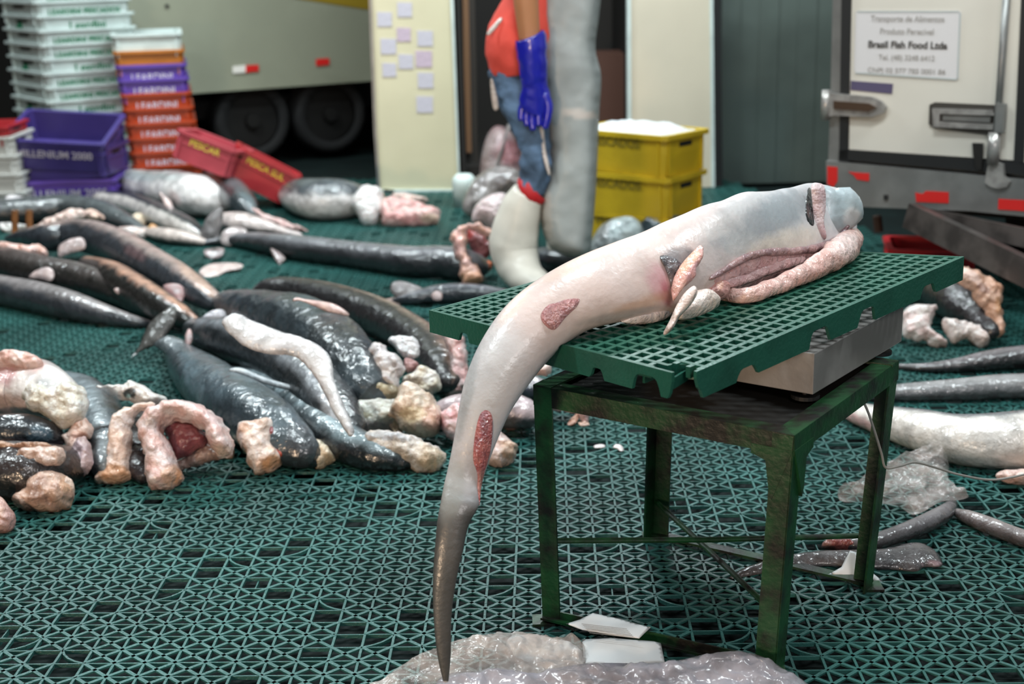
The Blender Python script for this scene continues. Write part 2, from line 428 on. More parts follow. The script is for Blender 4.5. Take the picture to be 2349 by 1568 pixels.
MB().tube([P(1505, 1150, Y=3.33), P(1640, 1275, Y=2.99), P(1758, 1388, Y=2.70)], .0065).build('cross_rod', M_STAND, st)
# dark tray sheet inside the top frame
cc = (Lt+Ft+Rt+Bt)/4; q = [cc+(p-cc)*.95-up*.012 for p in (Lt, Ft, Rt, Bt)]
mk('tray', q+[p-up*.004 for p in q], [(0, 1, 2, 3), (7, 6, 5, 4)]+[(i, 4+i, 4+(i+1) % 4, (i+1) % 4) for i in range(4)], M_DARK, st, smooth=False)

# ================================================================== PLATFORM SCALE
S0 = P(1868, 813, z=.638); ex = (Lt-Ft)*[1, 1, 0]; ex /= np.linalg.norm(ex); ey = np.cross((0, 0, 1), ex)*-1
pr = P(2073, 700, z=.638); ey = (pr-S0)*[1, 1, 0]; LY = np.linalg.norm(ey); ey /= LY; ex = np.cross((0, 0, 1), ey)
LX = .40
sc = empty('platform_scale', S0+ex*.2+ey*.25-up*.09)
tag(sc, 'flat stainless steel platform scale standing on the green stand', 'scale')
def slab(z0, z1, ins=0, m=None, name='x', par=None):
    b = [S0*[1, 1, 0]+ex*(ins)+ey*(ins), S0*[1, 1, 0]+ex*(LX-ins)+ey*ins, S0*[1, 1, 0]+ex*(LX-ins)+ey*(LY-ins), S0*[1, 1, 0]+ex*ins+ey*(LY-ins)]
    V = [p+up*z0 for p in b]+[p+up*z1 for p in b]
    o = mk(name, V, [(3, 2, 1, 0), (4, 5, 6, 7), (0, 1, 5, 4), (1, 2, 6, 5), (2, 3, 7, 6), (3, 0, 4, 7)], m, par, smooth=False)
    bv = o.modifiers.new('bevel', 'BEVEL'); bv.width = .002; bv.segments = 2; return o
slab(.552, .640, 0, M_STEEL, 'cover', sc)
slab(.545, .56, .02, M_BLACK, 'base_frame', sc)
for a, b in ((.035, .04), (LX-.04, .04), (.035, LY-.05), (LX-.04, LY-.05)):
    p = S0*[1, 1, 0]+ex*a+ey*b
    m = MB().tube([p+up*.530, p+up*.538], .03, 20).tube([p+up*.538, p+up*.556], .007); m.build('foot', M_BLACK, sc)
# cable
cpts = [P(1925, 868, Y=2.98), P(1955, 885, Y=2.97), P(1985, 930, Y=2.96), P(2005, 985, Y=2.96), P(2022, 1040, Y=2.965), P(2032, 1072, Y=2.97), P(2065, 1068, Y=3.0), P(2100, 1060, Y=3.05),
        P(2150, 1073, Y=3.1), P(2200, 1088, Y=3.15), P(2270, 1100, Y=3.22), P(2330, 1092, Y=3.28), P(2420, 1070, Y=3.35)]
c = MB().tube(cr(cpts, 6), .0028, 10).build('cable', plastic('grey_cable', '#8f8a85'), smooth=True)
tag(c, 'thin grey cable sagging from the scale across to the right', 'cable')

# ================================================================== GREEN MESH PALLET ON THE SCALE
PA, PB, PC, PD = P(984, 712, z=.658), P(1574, 864, z=.692), P(2212, 589, z=.735), P(1545, 558, z=.665)
NA, NB = 23, 31
def pal(a, b, h=0.0):
    s, t = a/NA, b/NB
    p = (1-s)*(1-t)*PA+s*(1-t)*PB+s*t*PC+(1-s)*t*PD
    n = np.cross(PB-PA, PD-PA); n /= np.linalg.norm(n)
    return p+n*h
pl = empty('mesh_pallet', pal(11, 15, -.06))
tag(pl, 'dark green plastic mesh pallet with a broken corner, tilted on top of the scale', 'pallet')
g = MB()
def broken(a, b): return a > 20.3 and b < 1.35
bw = .0105
for i in range(NA+1):
    b0 = 1.4 if i > 20 else 0
    ii = min(max(i, .25), NA-.25); pts = [pal(ii, max(b0, .2)), pal(ii, NB-.2)]
    g.bar(pts[0]-up*.011, pts[1]-up*.011, bw, .022)
for j in range(NB+1):
    a1 = 20.4 if j < 1 else (21 if j < 2 else NA)
    jj = min(max(j, .25), NB-.25); g.bar(pal(.2, jj)-up*.011, pal(min(a1, NA-.2), jj)-up*.011, bw, .022)
g.bar(pal(20.2, 1.2)-up*.02, pal(22.0, 2.2)-up*.016, .006, .03); g.bar(pal(21.2, .9)-up*.035, pal(21.6, 2.2)-up*.02, .006, .02)
g.build('deck', M_PALLET, pl)
def skirt(c0, c1, notches, h, s0, s1, inset, rag=()):
    """one side wall of the pallet, arches cut out of its lower edge"""
    n = 140; top = []; bot = []; ts = np.linspace(s0, s1, n)
    for t in ts:
        a = c0[0]+(c1[0]-c0[0])*t; b = c0[1]+(c1[1]-c0[1])*t
        d = h
        for nc, nw, nd in notches:
            x = abs(t-nc)/nw
            if x < 1: d = min(d, h-nd*min(1, (1-x**4)**.5*1.0+.02))
        for rc, rw, rd in rag:
            if abs(t-rc) < rw: d = max(.004, d-rd*(1-abs(t-rc)/rw)+.004*math.sin(t*400))
        top.append(pal(a, b, .001)); bot.append(pal(a, b, .001)-up*d)
    e = (pal(*c1)-pal(*c0)); nn = np.cross(e, up); nn /= np.linalg.norm(nn)
    V = []
    for p, q in zip(top, bot): V += [p, q, p-nn*inset, q-nn*inset]
    Fc = []
    for i in range(n-1):
        a = i*4; b = a+4; Fc += [(a, a+1, b+1, b), (a+2, b+2, b+3, a+3), (a, b, b+2, a+2), (a+1, a+3, b+3, b+1)]
    Fc += [(0, 2, 3, 1), ((n-1)*4, (n-1)*4+1, (n-1)*4+3, (n-1)*4+2)]
    mk('side_wall', V, Fc, M_PALLET, pl, smooth=False)
def fr(px, c0, c1):
    lo, hi_ = 0., 1.
    for _ in range(30):
        m = (lo+hi_)/2; p = pal(c0[0]+(c1[0]-c0[0])*m, c0[1]+(c1[1]-c0[1])*m)
        if (projv(p[None])[0][0] < px) == (projv(pal(*c1)[None])[0][0] > projv(pal(*c0)[None])[0][0]): lo = m
        else: hi_ = m
    return lo
kA = [(fr(x, (0, 0), (NA, 0)), w_, d_) for x, w_, d_ in ((1063, .022, .02), (1369, .022, .022), (1482, .045, .034))]
skirt((0, 0), (NA, 0), kA, .052, 0, .955, .007, rag=((.955, .012, .03),))
kB = [(fr(x, (NA, 0), (NA, NB)), w_, d_) for x, w_, d_ in ((1716, .03, .022), (1882, .035, .036), (1992, .032, .034), (2132, .03, .026))]
skirt((NA, 0), (NA, NB), kB, .056, .03, 1.0, -.007 if False else .007, rag=((.03, .02, .04),))
skirt((0, NB), (0, 0), [(.2, .03, .02), (.5, .03, .02), (.8, .03, .02)], .052, 0, 1, .007)
skirt((NA, NB), (0, NB), [(.2, .03, .02), (.6, .03, .02)], .052, 0, 1, .007)
# ribs below the deck that rest on the scale
rb = MB()
for a in (4, 9, 14, 19): rb.bar(pal(a, 1)-up*.034, pal(a, NB-1)-up*.034, .006, .03)
rb.build('rib', M_PALLET, pl)
# ================================================================== LORRY ON THE LEFT
UPV = np.array([0, 0, 1.0])
M_CREAM = mat('cream_panel', '#c9c2a4', rough=.3, noise_s=2, noise_a=.08, coat=.3)
M_WHITEP = plastic('white_plastic', '#c9d4d0', rough=.45)
M_ALU = mat('dull_aluminium', '#8b8a88', rough=.38, metal=.6, noise_s=8, noise_a=.2)
M_CHROME = mat('worn_chrome', '#aaa5a1', rough=.28, metal=.5, noise_s=25, noise_a=.3)
M_RED = mat('red_tape', '#c41f1c', rough=.4); M_WHT = mat('white_tape', '#d8d4cc', rough=.4)
an = math.radians(30); lt_t = np.array([math.cos(an), math.sin(an), 0]); lt_n = np.array([math.sin(an), -math.cos(an), 0])
lp = P(650, 200, Y=10.4)
M_LB = mat('pale_green_lorry_paint', '#8b8d7b', rough=.35, noise_s=1.5, noise_a=.12)
tr = empty('lorry', (-1.9, 10.8, 0)); tag(tr, 'pale green-grey lorry box with black tyres, parked behind the orange crate stack', 'truck')
z0 = lp[2]
def lpt(s, z, d=0): return np.array([lp[0], lp[1], 0])+lt_t*s+UPV*z-lt_n*d
V = [lpt(-1.4, z0), lpt(1.4, z0), lpt(1.4, 3.1), lpt(-1.4, 3.1)]; V = V+[v-lt_n*2.0 for v in V]
mk('box_body', V, [(0, 1, 2, 3), (7, 6, 5, 4), (0, 4, 5, 1), (1, 5, 6, 2), (2, 6, 7, 3), (3, 7, 4, 0)], M_LB, tr, smooth=False)
plate('yellow_stripe', [(600, -140), (600, -20), (690, -2), (780, 12), (850, 23), (960, 34), (960, -140)], lpt(0, 1), lt_n, .002, .006, mat('yellow_paint', '#8a7420', rough=.4), tr)
plate('reflector', [(533, 152), (562, 149), (562, 166), (533, 168)], lpt(0, 1), lt_n, .004, .012, M_WHT, tr)
plate('reflector', [(562, 150), (592, 148), (592, 163), (562, 166)], lpt(0, 1), lt_n, .004, .012, M_RED, tr)
plate('reflector', [(724, 135), (754, 133), (754, 148), (724, 151)], lpt(0, 1), lt_n, .004, .012, M_RED, tr)
plate('rivet', [(378, 10), (386, 10), (386, 17), (378, 17)], lpt(0, 1), lt_n, .004, .012, M_BLACK, tr)
M_TYRE = mat('tyre_rubber', '#090808', rough=.85); M_RIM = mat('dirty_rim', '#0e0c0a', rough=.6, metal=.3)
for (u, v) in ((762, 320), (585, 335)):
    c = onplane(u, v, lpt(0, 1, .1), lt_n); c[2] = .28
    m = MB(); prof = [(.20, .0), (.235, -.02), (.27, -.015), (.285, .02), (.285, .16), (.27, .2), (.2, .19)]
    n = 36
    for r_, d_ in prof:
        for k in range(n):
            q = 2*math.pi*k/n; m.v.append(tuple(c+lt_t*math.cos(q)*r_+UPV*math.sin(q)*r_-lt_n*d_))
    for i in range(len(prof)-1):
        for k in range(n): m.f.append([i*n+k, i*n+(k+1) % n, (i+1)*n+(k+1) % n, (i+1)*n+k])
    wh = m.build('wheel', M_TYRE, tr, smooth=True)
    m = MB(); m.tube([c-lt_n*.03, c-lt_n*.12], .2, 30); m.tube([c+lt_n*.01, c-lt_n*.1], [.05, .07], 16); m.build('rim', M_RIM, wh, smooth=False)
m = MB(); m.bar(lpt(-1.3, z0-.12, .5), lpt(1.3, z0-.12, .5), .1, .22); m.bar(lpt(-1.3, .3, .3), lpt(-1.0, .3, .3), .3, .2)
m.bar(lpt(-1.3, z0-.22, .45), lpt(-.9, z0-.22, .45), .45, .3); m.build('chassis', M_BLACK, tr)

# ================================================================== REFRIGERATED TRUCK WITH OPEN DOORS
fy = np.array([0, -1.0, 0])
t2 = empty('open_truck', (.1, 9.4, 0)); tag(t2, 'refrigerated truck seen from behind, both cream doors swung open, dark inside', 'truck')
p8 = (0, 8.78, 0)
dr = plate('door', [(846, -120), (862, 300), (872, 436), (1052, 436), (1046, 200), (1034, -120)], p8, fy, -.05, 0, M_CREAM, t2)
plate('door_edge', [(842, -120), (858, 300), (867, 440), (873, 440), (864, 300), (849, -120)], p8, fy, -.06, .012, M_ALU, dr)
plate('door_edge', [(1028, -120), (1046, 300), (1051, 440), (1056, 440), (1051, 300), (1036, -120)], p8, fy, -.06, .012, M_WHITEP, dr)
plate('gasket', [(1034, -120), (1046, 200), (1056, 440), (1070, 440), (1062, 200), (1050, -120)], p8, fy, -.09, -.02, M_BLACK, dr)
plate('sill', [(866, 434), (1058, 434), (1062, 476), (985, 474), (940, 462), (868, 462)], p8, fy, -.06, .02, M_WHITEP, dr)
plate('slot', [(1003, 441), (1038, 441), (1038, 453), (1003, 453)], p8, fy, .021, .024, M_BLACK, dr)
plate('slot', [(880, 432), (905, 434), (905, 440), (880, 438)], p8, fy, .021, .024, M_BLACK, dr)
M_STICK = mat('pale_lilac_paper', '#bfbac4', rough=.6, noise_s=60, noise_a=.12)
M_STICK2 = mat('pink_lilac_paper', '#c2aebd', rough=.6, noise_s=60, noise_a=.2)
for k, (u, v, s_) in enumerate(((928, 22, 17), (882, 44, 17), (926, 79, 16), (975, 88, 18), (891, 106, 18), (931, 141, 17), (972, 135, 19), (893, 160, 16), (976, 184, 18), (974, 239, 19))):
    plate('sticker', [(u-s_, v-s_), (u+s_, v-s_+1), (u+s_, v+s_), (u-s_+1, v+s_)], p8, fy, .001, .004, M_STICK2 if k in (2, 6) else M_STICK, dr)
d2 = plate('door', [(1440, -120), (1441, 300), (1443, 470), (1637, 470), (1636, 200), (1632, -120)], (0, 8.7, 0), fy, -.05, 0, mat('warm_white_panel', '#cfc3ae', rough=.3, noise_s=2, noise_a=.06, coat=.3), t2)
plate('door_edge', [(1438, -120), (1440, 470), (1449, 470), (1446, -120)], (0, 8.7, 0), fy, -.06, .012, M_WHITEP, d2)
plate('door_edge', [(1627, -120), (1632, 470), (1640, 470), (1634, -120)], (0, 8.7, 0), fy, -.06, .012, M_WHITEP, d2)
plate('gasket', [(1634, -120), (1638, 300), (1640, 480), (1658, 480), (1656, 300), (1652, -120)], (0, 8.7, 0), fy, -.1, 0, M_BLACK, d2)
a, b = P(1062, 300, Y=8.85)[0], P(1446, 300, Y=8.85)[0]
m = MB()
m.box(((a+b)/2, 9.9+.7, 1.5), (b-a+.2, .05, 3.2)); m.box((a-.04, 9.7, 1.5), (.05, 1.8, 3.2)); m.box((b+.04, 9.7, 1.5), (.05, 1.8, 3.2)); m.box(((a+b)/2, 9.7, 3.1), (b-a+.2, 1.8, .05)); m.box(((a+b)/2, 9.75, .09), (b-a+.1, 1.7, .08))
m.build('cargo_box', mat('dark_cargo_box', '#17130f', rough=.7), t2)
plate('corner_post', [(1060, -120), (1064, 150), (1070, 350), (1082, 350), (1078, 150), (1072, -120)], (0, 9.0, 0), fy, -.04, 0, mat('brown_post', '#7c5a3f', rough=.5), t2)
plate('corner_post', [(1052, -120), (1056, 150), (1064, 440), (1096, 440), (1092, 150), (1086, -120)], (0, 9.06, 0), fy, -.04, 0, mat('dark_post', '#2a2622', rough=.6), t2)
bx = MB().box((P(1560, 250, Y=9.6)[0]-.35, 9.7, .45), (.5, .4, .62)); bx.build('inner_box', mat('brown_inner', '#4a2c20', rough=.7), t2)
# white drum standing by the door
c = P(1066, 474); m = MB(); pr = [(0, .06), (.14, .07), (.17, .065), (.19, .045), (.195, .0)]
m.tube([c+UPV*z for z, _ in pr], [max(r_, .002) for _, r_ in pr], 28); o = m.build('drum', M_WHITEP, smooth=True)
tag(o, 'small white rounded plastic drum at the foot of the cream door', 'drum')

# ================================================================== TRUCK ON THE RIGHT
th = math.radians(35); rt_t = np.array([math.cos(th), -math.sin(th), 0]); rt_n = np.array([-math.sin(th), -math.cos(th), 0])
rp = P(1905, 400, Y=5.95)
RTt = empty('refrigerated_truck', (1.7, 6.2, 0)); tag(RTt, 'white refrigerated truck on the right with rear door, printed sign and red reflective tape', 'truck')
def rpl(name, poly, t0, t1, m, par=RTt): return plate(name, poly, rp, rt_n, t0, t1, m, par)
c0 = onplane(1907, 475, rp, rt_n); zb = c0[2]
V = [c0*[1, 1, 0]+UPV*z+rt_t*s-rt_n*d for d in (.03, 2.6) for s, z in ((0, zb+.04), (2.0, zb+.04), (2.0, 3.0), (0, 3.0))]
mk('box_body', V, [(0, 1, 2, 3), (7, 6, 5, 4), (0, 4, 5, 1), (1, 5, 6, 2), (2, 6, 7, 3), (3, 7, 4, 0)], M_ALU, RTt, smooth=False)
rpl('corner_frame', [(1915, -80), (1908, 230), (1903, 372), (1931, 376), (1936, 230), (1942, -80)], -.04, .015, M_ALU)
M_RDOOR = mat('white_door_paint', '#cdc6bb', rough=.28, noise_s=2, noise_a=.06, coat=.4)
rd = rpl('door', [(1960, -80), (1957, 20), (1950, 341), (2329, 366), (2349, -80)], -.02, .02, M_RDOOR)
rpl('gasket', [(1938, -80), (1931, 368), (1951, 370), (1958, 20), (1961, -80)], -.02, .03, M_BLACK, rd)
rpl('gasket', [(1931, 343), (1950, 341), (2420, 376), (2420, 404), (1930, 364)], -.02, .03, M_BLACK, rd)
rpl('gasket', [(2352, -80), (2330, 370), (2352, 374), (2374, -80)], -.02, .03, M_BLACK, rd)
rd2 = rpl('door', [(2374, -80), (2353, 372), (2560, 392), (2600, -80)], -.02, .02, M_RDOOR)
rpl('rear_frame', [(1903, 366), (2560, 428), (2560, 512), (2230, 480), (1905, 468)], -.06, .04, M_ALU)
for q in ([(1907, 378), (1930, 380), (1930, 412), (1921, 425), (1907, 418)], [(1954, 390), (1967, 392), (2003, 394), (2002, 412), (1975, 408), (1967, 398)], [(2108, 438), (2125, 441), (2132, 434), (2184, 437), (2184, 462), (2110, 459)], [(2298, 452), (2420, 459), (2420, 484), (2297, 476)]):
    rpl('reflective_tape', q, .041, .044, M_RED)
rpl('bolt', [(2037, 443), (2046, 443), (2046, 454), (2037, 454)], .041, .05, M_BLACK)
# sign
sg = rpl('sign', [(1972, 24), (2205, 24), (2209, 30), (2203, 178), (2198, 183), (1968, 168), (1964, 160), (1968, 28)], .0205, .023, mat('sign_sheet', '#c9c4c4', rough=.4), rd)
M_TXT = mat('dark_print', '#3a3836', rough=.6); M_TXT2 = mat('faded_print', '#8f8a86', rough=.6); M_BORD = mat('sign_border', '#a9adac', rough=.5)
for q in ([(1972, 24), (2205, 24), (2205, 28), (1972, 28)], [(1968, 164), (2198, 179), (2198, 183), (1968, 168)], [(2205, 28), (2209, 30), (2203, 178), (2198, 183), (2199, 176)]):
    rpl('border', q, .0232, .0245, M_BORD, sg)
rz = math.atan2(rt_t[1], rt_t[0])
def rtext(s, u0, u1, v, h, m, bold=0):
    p0_, p1_ = onplane(u0, v, rp, rt_n), onplane(u1, v, rp, rt_n); c = onplane((u0+u1)/2, v, rp, rt_n)
    o = text(s, h, m, sg, (c+rt_n*.0245)-ORG[sg.name]-0*c if False else (0, 0, 0), (math.pi/2, 0, rz), bold=bold)
    # sg is a child of the door, itself a child of the truck: put the text in the sign's own frame
    o.location = Vector((c+rt_n*.0245-ORG[sg.name]).tolist())
    bpy.context.view_layer.update(); wd = o.dimensions.x
    o.scale = (np.linalg.norm(p1_-p0_)/max(wd, .01), 1, 1)
rtext('Transporte de Alimentos', 2002, 2170, 43, .034, M_TXT2)
rtext('Produto Perecível', 2024, 2146, 72, .034, M_TXT2)
rtext('Brasil Fish Food Ltda', 1995, 2176, 103, .038, M_TXT, .0012)
rtext('Tel. (48) 3248 6412', 2020, 2148, 132, .03, M_TXT2)
rtext('CNPJ 02 577 785 0001 86', 1994, 2172, 162, .028, M_TXT2)
rpl('label_plate', [(1957, 184), (2053, 191), (2051, 214), (1956, 205)], .0205, .024, mat('violet_label', '#4d4560', rough=.5), rd)
# hinge
hg = rpl('hinge', [(1903, 208), (1925, 212), (2010, 220), (2030, 230), (2042, 243), (2036, 257), (2010, 266), (1925, 262), (1902, 268)], .03, .05, M_CHROME)
rpl('hinge_strap', [(1925, 228), (2005, 234), (2022, 243), (2005, 252), (1925, 246)], .05, .062, mat('bronzed_steel', '#6b5648', rough=.3, metal=.8), hg)
m = MB(); m.tube([onplane(1905, 204, rp, rt_n)+rt_n*.045, onplane(1903, 272, rp, rt_n)+rt_n*.045], .018, 14); m.build('hinge_pin', M_CHROME, hg, smooth=True)
# handle
hn = rpl('latch_plate', [(2138, 238), (2150, 233), (2300, 240), (2305, 300), (2280, 308), (2148, 292), (2136, 282)], .021, .03, mat('dark_chrome', '#4e4a46', rough=.3, metal=.5), rd)
rpl('handle', [(2148, 246), (2286, 250), (2290, 262), (2165, 258), (2163, 276), (2288, 282), (2286, 294), (2150, 288)], .03, .05, M_CHROME, hn)
rpl('pad', [(2170, 262), (2280, 265), (2278, 278), (2170, 273)], .03, .042, M_ALU, hn)
# locking bar
A_, B_ = onplane(2322, -80, rp, rt_n)+rt_n*.05, onplane(2290, 372, rp, rt_n)+rt_n*.05
lb = MB().tube([A_, B_], .0135, 16).build('locking_bar', M_ALU, RTt, smooth=True)
m = MB(); m.tube([onplane(2291, 300, rp, rt_n)+rt_n*.05, onplane(2286, 372, rp, rt_n)+rt_n*.05], .024, 14); m.build('bar_sleeve', M_CHROME, lb, smooth=True)
rpl('bar_bracket', [(2276, 372), (2292, 366), (2310, 374), (2312, 400), (2326, 412), (2318, 424), (2296, 428), (2282, 424), (2268, 414)], .03, .055, M_CHROME, lb)
rpl('bar_bracket', [(2238, 325), (2262, 326), (2260, 385), (2248, 388), (2240, 352)], .03, .045, M_DARK, lb)
rpl('bar_bracket', [(2297, 232), (2316, 236), (2312, 300), (2294, 300)], .03, .07, M_ALU, lb)
# underrun bar and tail-lift arm below
m = MB(); p = P(2088, 494, Y=5.6); q = P(2420, 655, Y=4.9)
m.bar(p, q, .05, .10, up=(0, .3, 1)); m.bar(P(2090, 488, Y=5.75), P(2420, 560, Y=5.2), .05, .07, up=(0, .3, 1)); m.build('tail_lift_arm', mat('grimy_steel', '#5f5652', rough=.4, metal=.5, noise_s=9, noise_a=.5), RTt)
m = MB(); c = c0*[1, 1, 0]-rt_n*1.1
m.tube([c+rt_t*.5+UPV*.3, c+rt_t*.75+UPV*.3], .3, 30); m.build('wheel', M_TYRE, RTt, smooth=False)
m = MB(); m.bar(c0*[1, 1, 0]+rt_t*.25-rt_n*.5+UPV*(zb-.02), c0*[1, 1, 0]+rt_t*2-rt_n*.5+UPV*(zb-.02), .1, .1)
m.tube([P(2012, 495, Y=6.2), P(2016, 530, Y=6.2)], .02); m.build('chassis', mat('rusty_chassis', '#3a2217', rough=.6), RTt)

# ================================================================== FISH CRATES
def crate(loc, w, d, h, m, label, group=None, rz=0, tilt=(0, 0), ledge=2, words=None, tm=None, tsize=.05, logo=None, tz=.6, name='fish_crate', cat='crate', side=None, wall=.012, tw=.7):
    def loop(a, b, z, c=.02): return [(a/2-c, -b/2, z), (a/2, -b/2+c, z), (a/2, b/2-c, z), (a/2-c, b/2, z), (-a/2+c, b/2, z), (-a/2, b/2-c, z), (-a/2, -b/2+c, z), (-a/2+c, -b/2, z)]
    L_ = [loop(w*.93, d*.93, 0), loop(w*.965, d*.965, h*.55)]
    if ledge > 1: L_ += [loop(w*.99, d*.99, h*.56), loop(w*.99, d*.99, h*.62), loop(w*.965, d*.965, h*.63)]
    L_ += [loop(w*.97, d*.97, h*.88), loop(w+.02, d+.02, h*.885), loop(w+.02, d+.02, h), loop(w*.97-2*wall, d*.97-2*wall, h), loop(w*.93-2*wall, d*.93-2*wall, .012)]
    V = [p for l in L_ for p in l]; Fc = [list(range(8))]
    for i in range(len(L_)-1): Fc += [[i*8+k, i*8+(k+1) % 8, (i+1)*8+(k+1) % 8, (i+1)*8+k] for k in range(8)]
    Fc.append([(len(L_)-1)*8+k for k in range(8)][::-1])
    bm = MB().add(V, Fc)
    for sx in (-.42, .42):                       # corner ribs
        for sy in (-1, 1): bm.box((sx*w, sy*d*.487, h*.45), (.012, .012, h*.82))
    for sy in (-.38, .38):
        for sx in (-1, 1): bm.box((sx*w*.487, sy*d, h*.45), (.012, .012, h*.82))
    o = mk(name, bm.v, bm.f, m, None, smooth=False, local=True)
    b2 = bmesh.new(); b2.from_mesh(o.data); bmesh.ops.recalc_face_normals(b2, faces=b2.faces); b2.to_mesh(o.data); b2.free()
    o.location = Vector([float(x) for x in loc]); o.rotation_euler = (tilt[0], tilt[1], rz)
    tag(o, label, cat, group)
    for s_ in (-1, 1): MB().box((s_*w*.482, 0, h*.74), (.008, d*.28, h*.11)).build('hand_slot', M_BLACK, o, local=True)
    if words:
        text(words, tsize, tm, o, (0, -d*.487-.004, h*tz), (math.pi/2, 0, 0), bold=.001)
        if side: text(side, tsize*.8, tm, o, (-w*.487-.004, 0, h*tz), (math.pi/2, 0, -math.pi/2), bold=.001)
    if logo:
        g = MB(); g.box((-w*.487-.003, d*.05, h*.5), (.003, .07, h*.35)); g.box((-w*.487-.003, d*.05+.055, h*.44), (.003, .03, h*.2)); g.build('logo', logo, o, local=True)
    return o
M_WCR = plastic('white_crate_plastic', '#bcc7c4'); M_GRN = mat('green_print', '#1f6b4a', rough=.5); M_LET = mat('pale_print', '#b9b0bc', rough=.5)
ORD = ['topmost', 'second from the top', 'third from the top', 'fourth from the top', 'fifth from the top', 'sixth from the top', 'seventh from the top', 'eighth from the top', 'ninth from the top', 'tenth from the top', 'eleventh from the top', 'twelfth from the top', 'thirteenth from the top', 'fourteenth from the top', 'lowest']
base = P(118, 412, z=0); base = np.array([P(122, 250, Y=9.0)[0], 9.0, 0])
rzw = math.radians(38); ht = .087; ncr = 15; zt0 = .0
for k in range(ncr):
    # near corner of the crate stands at `base`; nested crates climb 87 mm at a time
    w_, d_ = .62, .66; c = np.array([w_/2, d_/2, 0]); M_ = np.array([[math.cos(rzw), -math.sin(rzw), 0], [math.sin(rzw), math.cos(rzw), 0], [0, 0, 1]])
    cc_ = base+M_@c+np.array([random.uniform(-.006, .006)-.0028*(k), random.uniform(-.006, .006), k*ht])
    n_ = ncr-1-k; two = n_ % 3 == 1 or n_ in (5,)
    crate(cc_, w_, d_, .15, M_WCR, 'green-lettered white crate, %s in the tall white stack' % (ORD[n_] if k else 'lowest'), 'white crates in the tall stack', rz=rzw, ledge=1,
          words='Leardini' if n_ % 3 == 0 else 'LEARDINI PESCADOS', tm=M_GRN, tsize=.075 if n_ % 3 == 0 else .05, logo=M_GRN if n_ % 3 == 0 else None, tz=.52)
# orange and purple stack
M_ORG = plastic('orange_crate', '#a83a15'); M_AMB = plastic('amber_crate', '#b0661c'); M_PUR = plastic('purple_crate', '#5b3f9c'); M_DPU = plastic('deep_purple_crate', '#3f3372')
M_REDC = plastic('red_crate', '#a3242a'); M_YEL = plastic('yellow_crate', '#c3a31f'); M_YPR = mat('yellow_print', '#c9a52b', rough=.5)
b = np.array([P(382, 415, Y=9.05)[0], 9.05, 0]); st_ = .091
z = 0
rows = [(M_ORG, 'orange', 6), (M_PUR, 'purple', 2), (M_AMB, 'amber', 1), (M_WHITEP, 'white', 1)]
oo = ['lowest', 'second lowest', 'third from the bottom', 'third from the top', 'second highest', 'highest']; k = 0
for m_, nm, cnt in rows:
    for j in range(cnt):
        if nm == 'orange': lab = 'orange-red fish crate, %s of the six orange ones' % oo[j]
        elif nm == 'purple': lab = 'violet fish crate above the orange ones, %s of two in the multicoloured stack' % ('lower', 'upper')[j]
        elif nm == 'amber': lab = 'amber yellow crate under the white crate on the multicoloured stack'
        else: lab = 'open white crate on top of the orange and violet stack'
        if nm == 'white': pass
        stp = st_ if nm == 'orange' else (.086 if nm == 'purple' else .084)
        crate((b[0]-.0075*k-.05, b[1]+.3, z+(.03 if nm == 'white' else 0)), .42, .58, .16 if nm != 'white' else .15, m_, lab, 'crates in the multicoloured stack', rz=math.radians(13), ledge=1, words=None if nm in ('white', 'amber') else 'LEARDINI', tm=M_LET, tsize=.06, tz=.5)
        z += stp; k += 1
# purple crates
pb = P(160, 452, z=0); py = 8.45; pb = np.array([P(142, 440, Y=py)[0], py, 0])
crate(pb+[0, .22, 0], .6, .44, .17, M_PUR, 'deep violet crate at the bottom, half hidden behind the pale shark bellies', rz=math.radians(4), words='MILLENIUM 2000', tm=M_LET, tsize=.07, group='big violet crates', tz=.5)
crate(pb+[.01, .22, .165], .6, .44, .17, M_DPU, 'dark violet crate tipped between two others beside the white crates', rz=math.radians(-4), tilt=(0, math.radians(-4)), words=None, tm=M_LET, tsize=.07, group='big violet crates')
crate(pb+[.0, .2, .29], .6, .46, .19, M_DPU, 'open violet crate on top, reading MILLENIUM 2000, its inside showing', rz=math.radians(-2), tilt=(math.radians(16), math.radians(4)), words='MILLENIUM 2000', tm=M_LET, tsize=.062, group='big violet crates', tz=.55)
# white crates with a red one on top at the left edge
eb = np.array([P(-45, 445, Y=8.3)[0], 8.3, 0])
for k in range(4):
    crate(eb+[.012*(3-k)-.0, .2, .0+k*.108], .44, .4, .13, plastic('bone_crate', '#c3c2bd'), 'bone-white crate at the left picture edge, %s of four under a red crate' % ('lowest', 'second from below', 'third from below', 'highest')[k], 'white crates at the left edge', ledge=2)
crate(eb+[-.015, .2, .392], .42, .4, .12, M_REDC, 'red crate on top of the white crates at the left picture edge', words='PESCADOS', tm=M_LET, tsize=.05)
# two red crates tipped over
q = P(480, 440, z=0)
c1 = P(478, 352, Y=8.1)
crate((c1[0]-.04, 8.25, c1[2]-.10), .36, .3, .17, plastic('pinkish_red_crate', '#b0454f'), 'pinkish red crate tipped over on the sharks, yellow lettering on its end', 'red tipped crates', rz=math.radians(-12), tilt=(math.radians(-8), math.radians(20)), words='PESCAR', tm=mat('bright_yellow_print', '#cdb544', rough=.5), tsize=.055, tz=.7)
c1 = P(582, 398, Y=8.1)
crate((c1[0]-.05, 8.36, c1[2]-.13), .40, .3, .2, M_REDC, 'deep red crate leaning down to the floor, dull yellow lettering, right of the pinkish one', 'red tipped crates', rz=math.radians(8), tilt=(math.radians(-4), math.radians(30)), words='PESCA SUL', tm=M_YPR, tsize=.05, tz=.72)
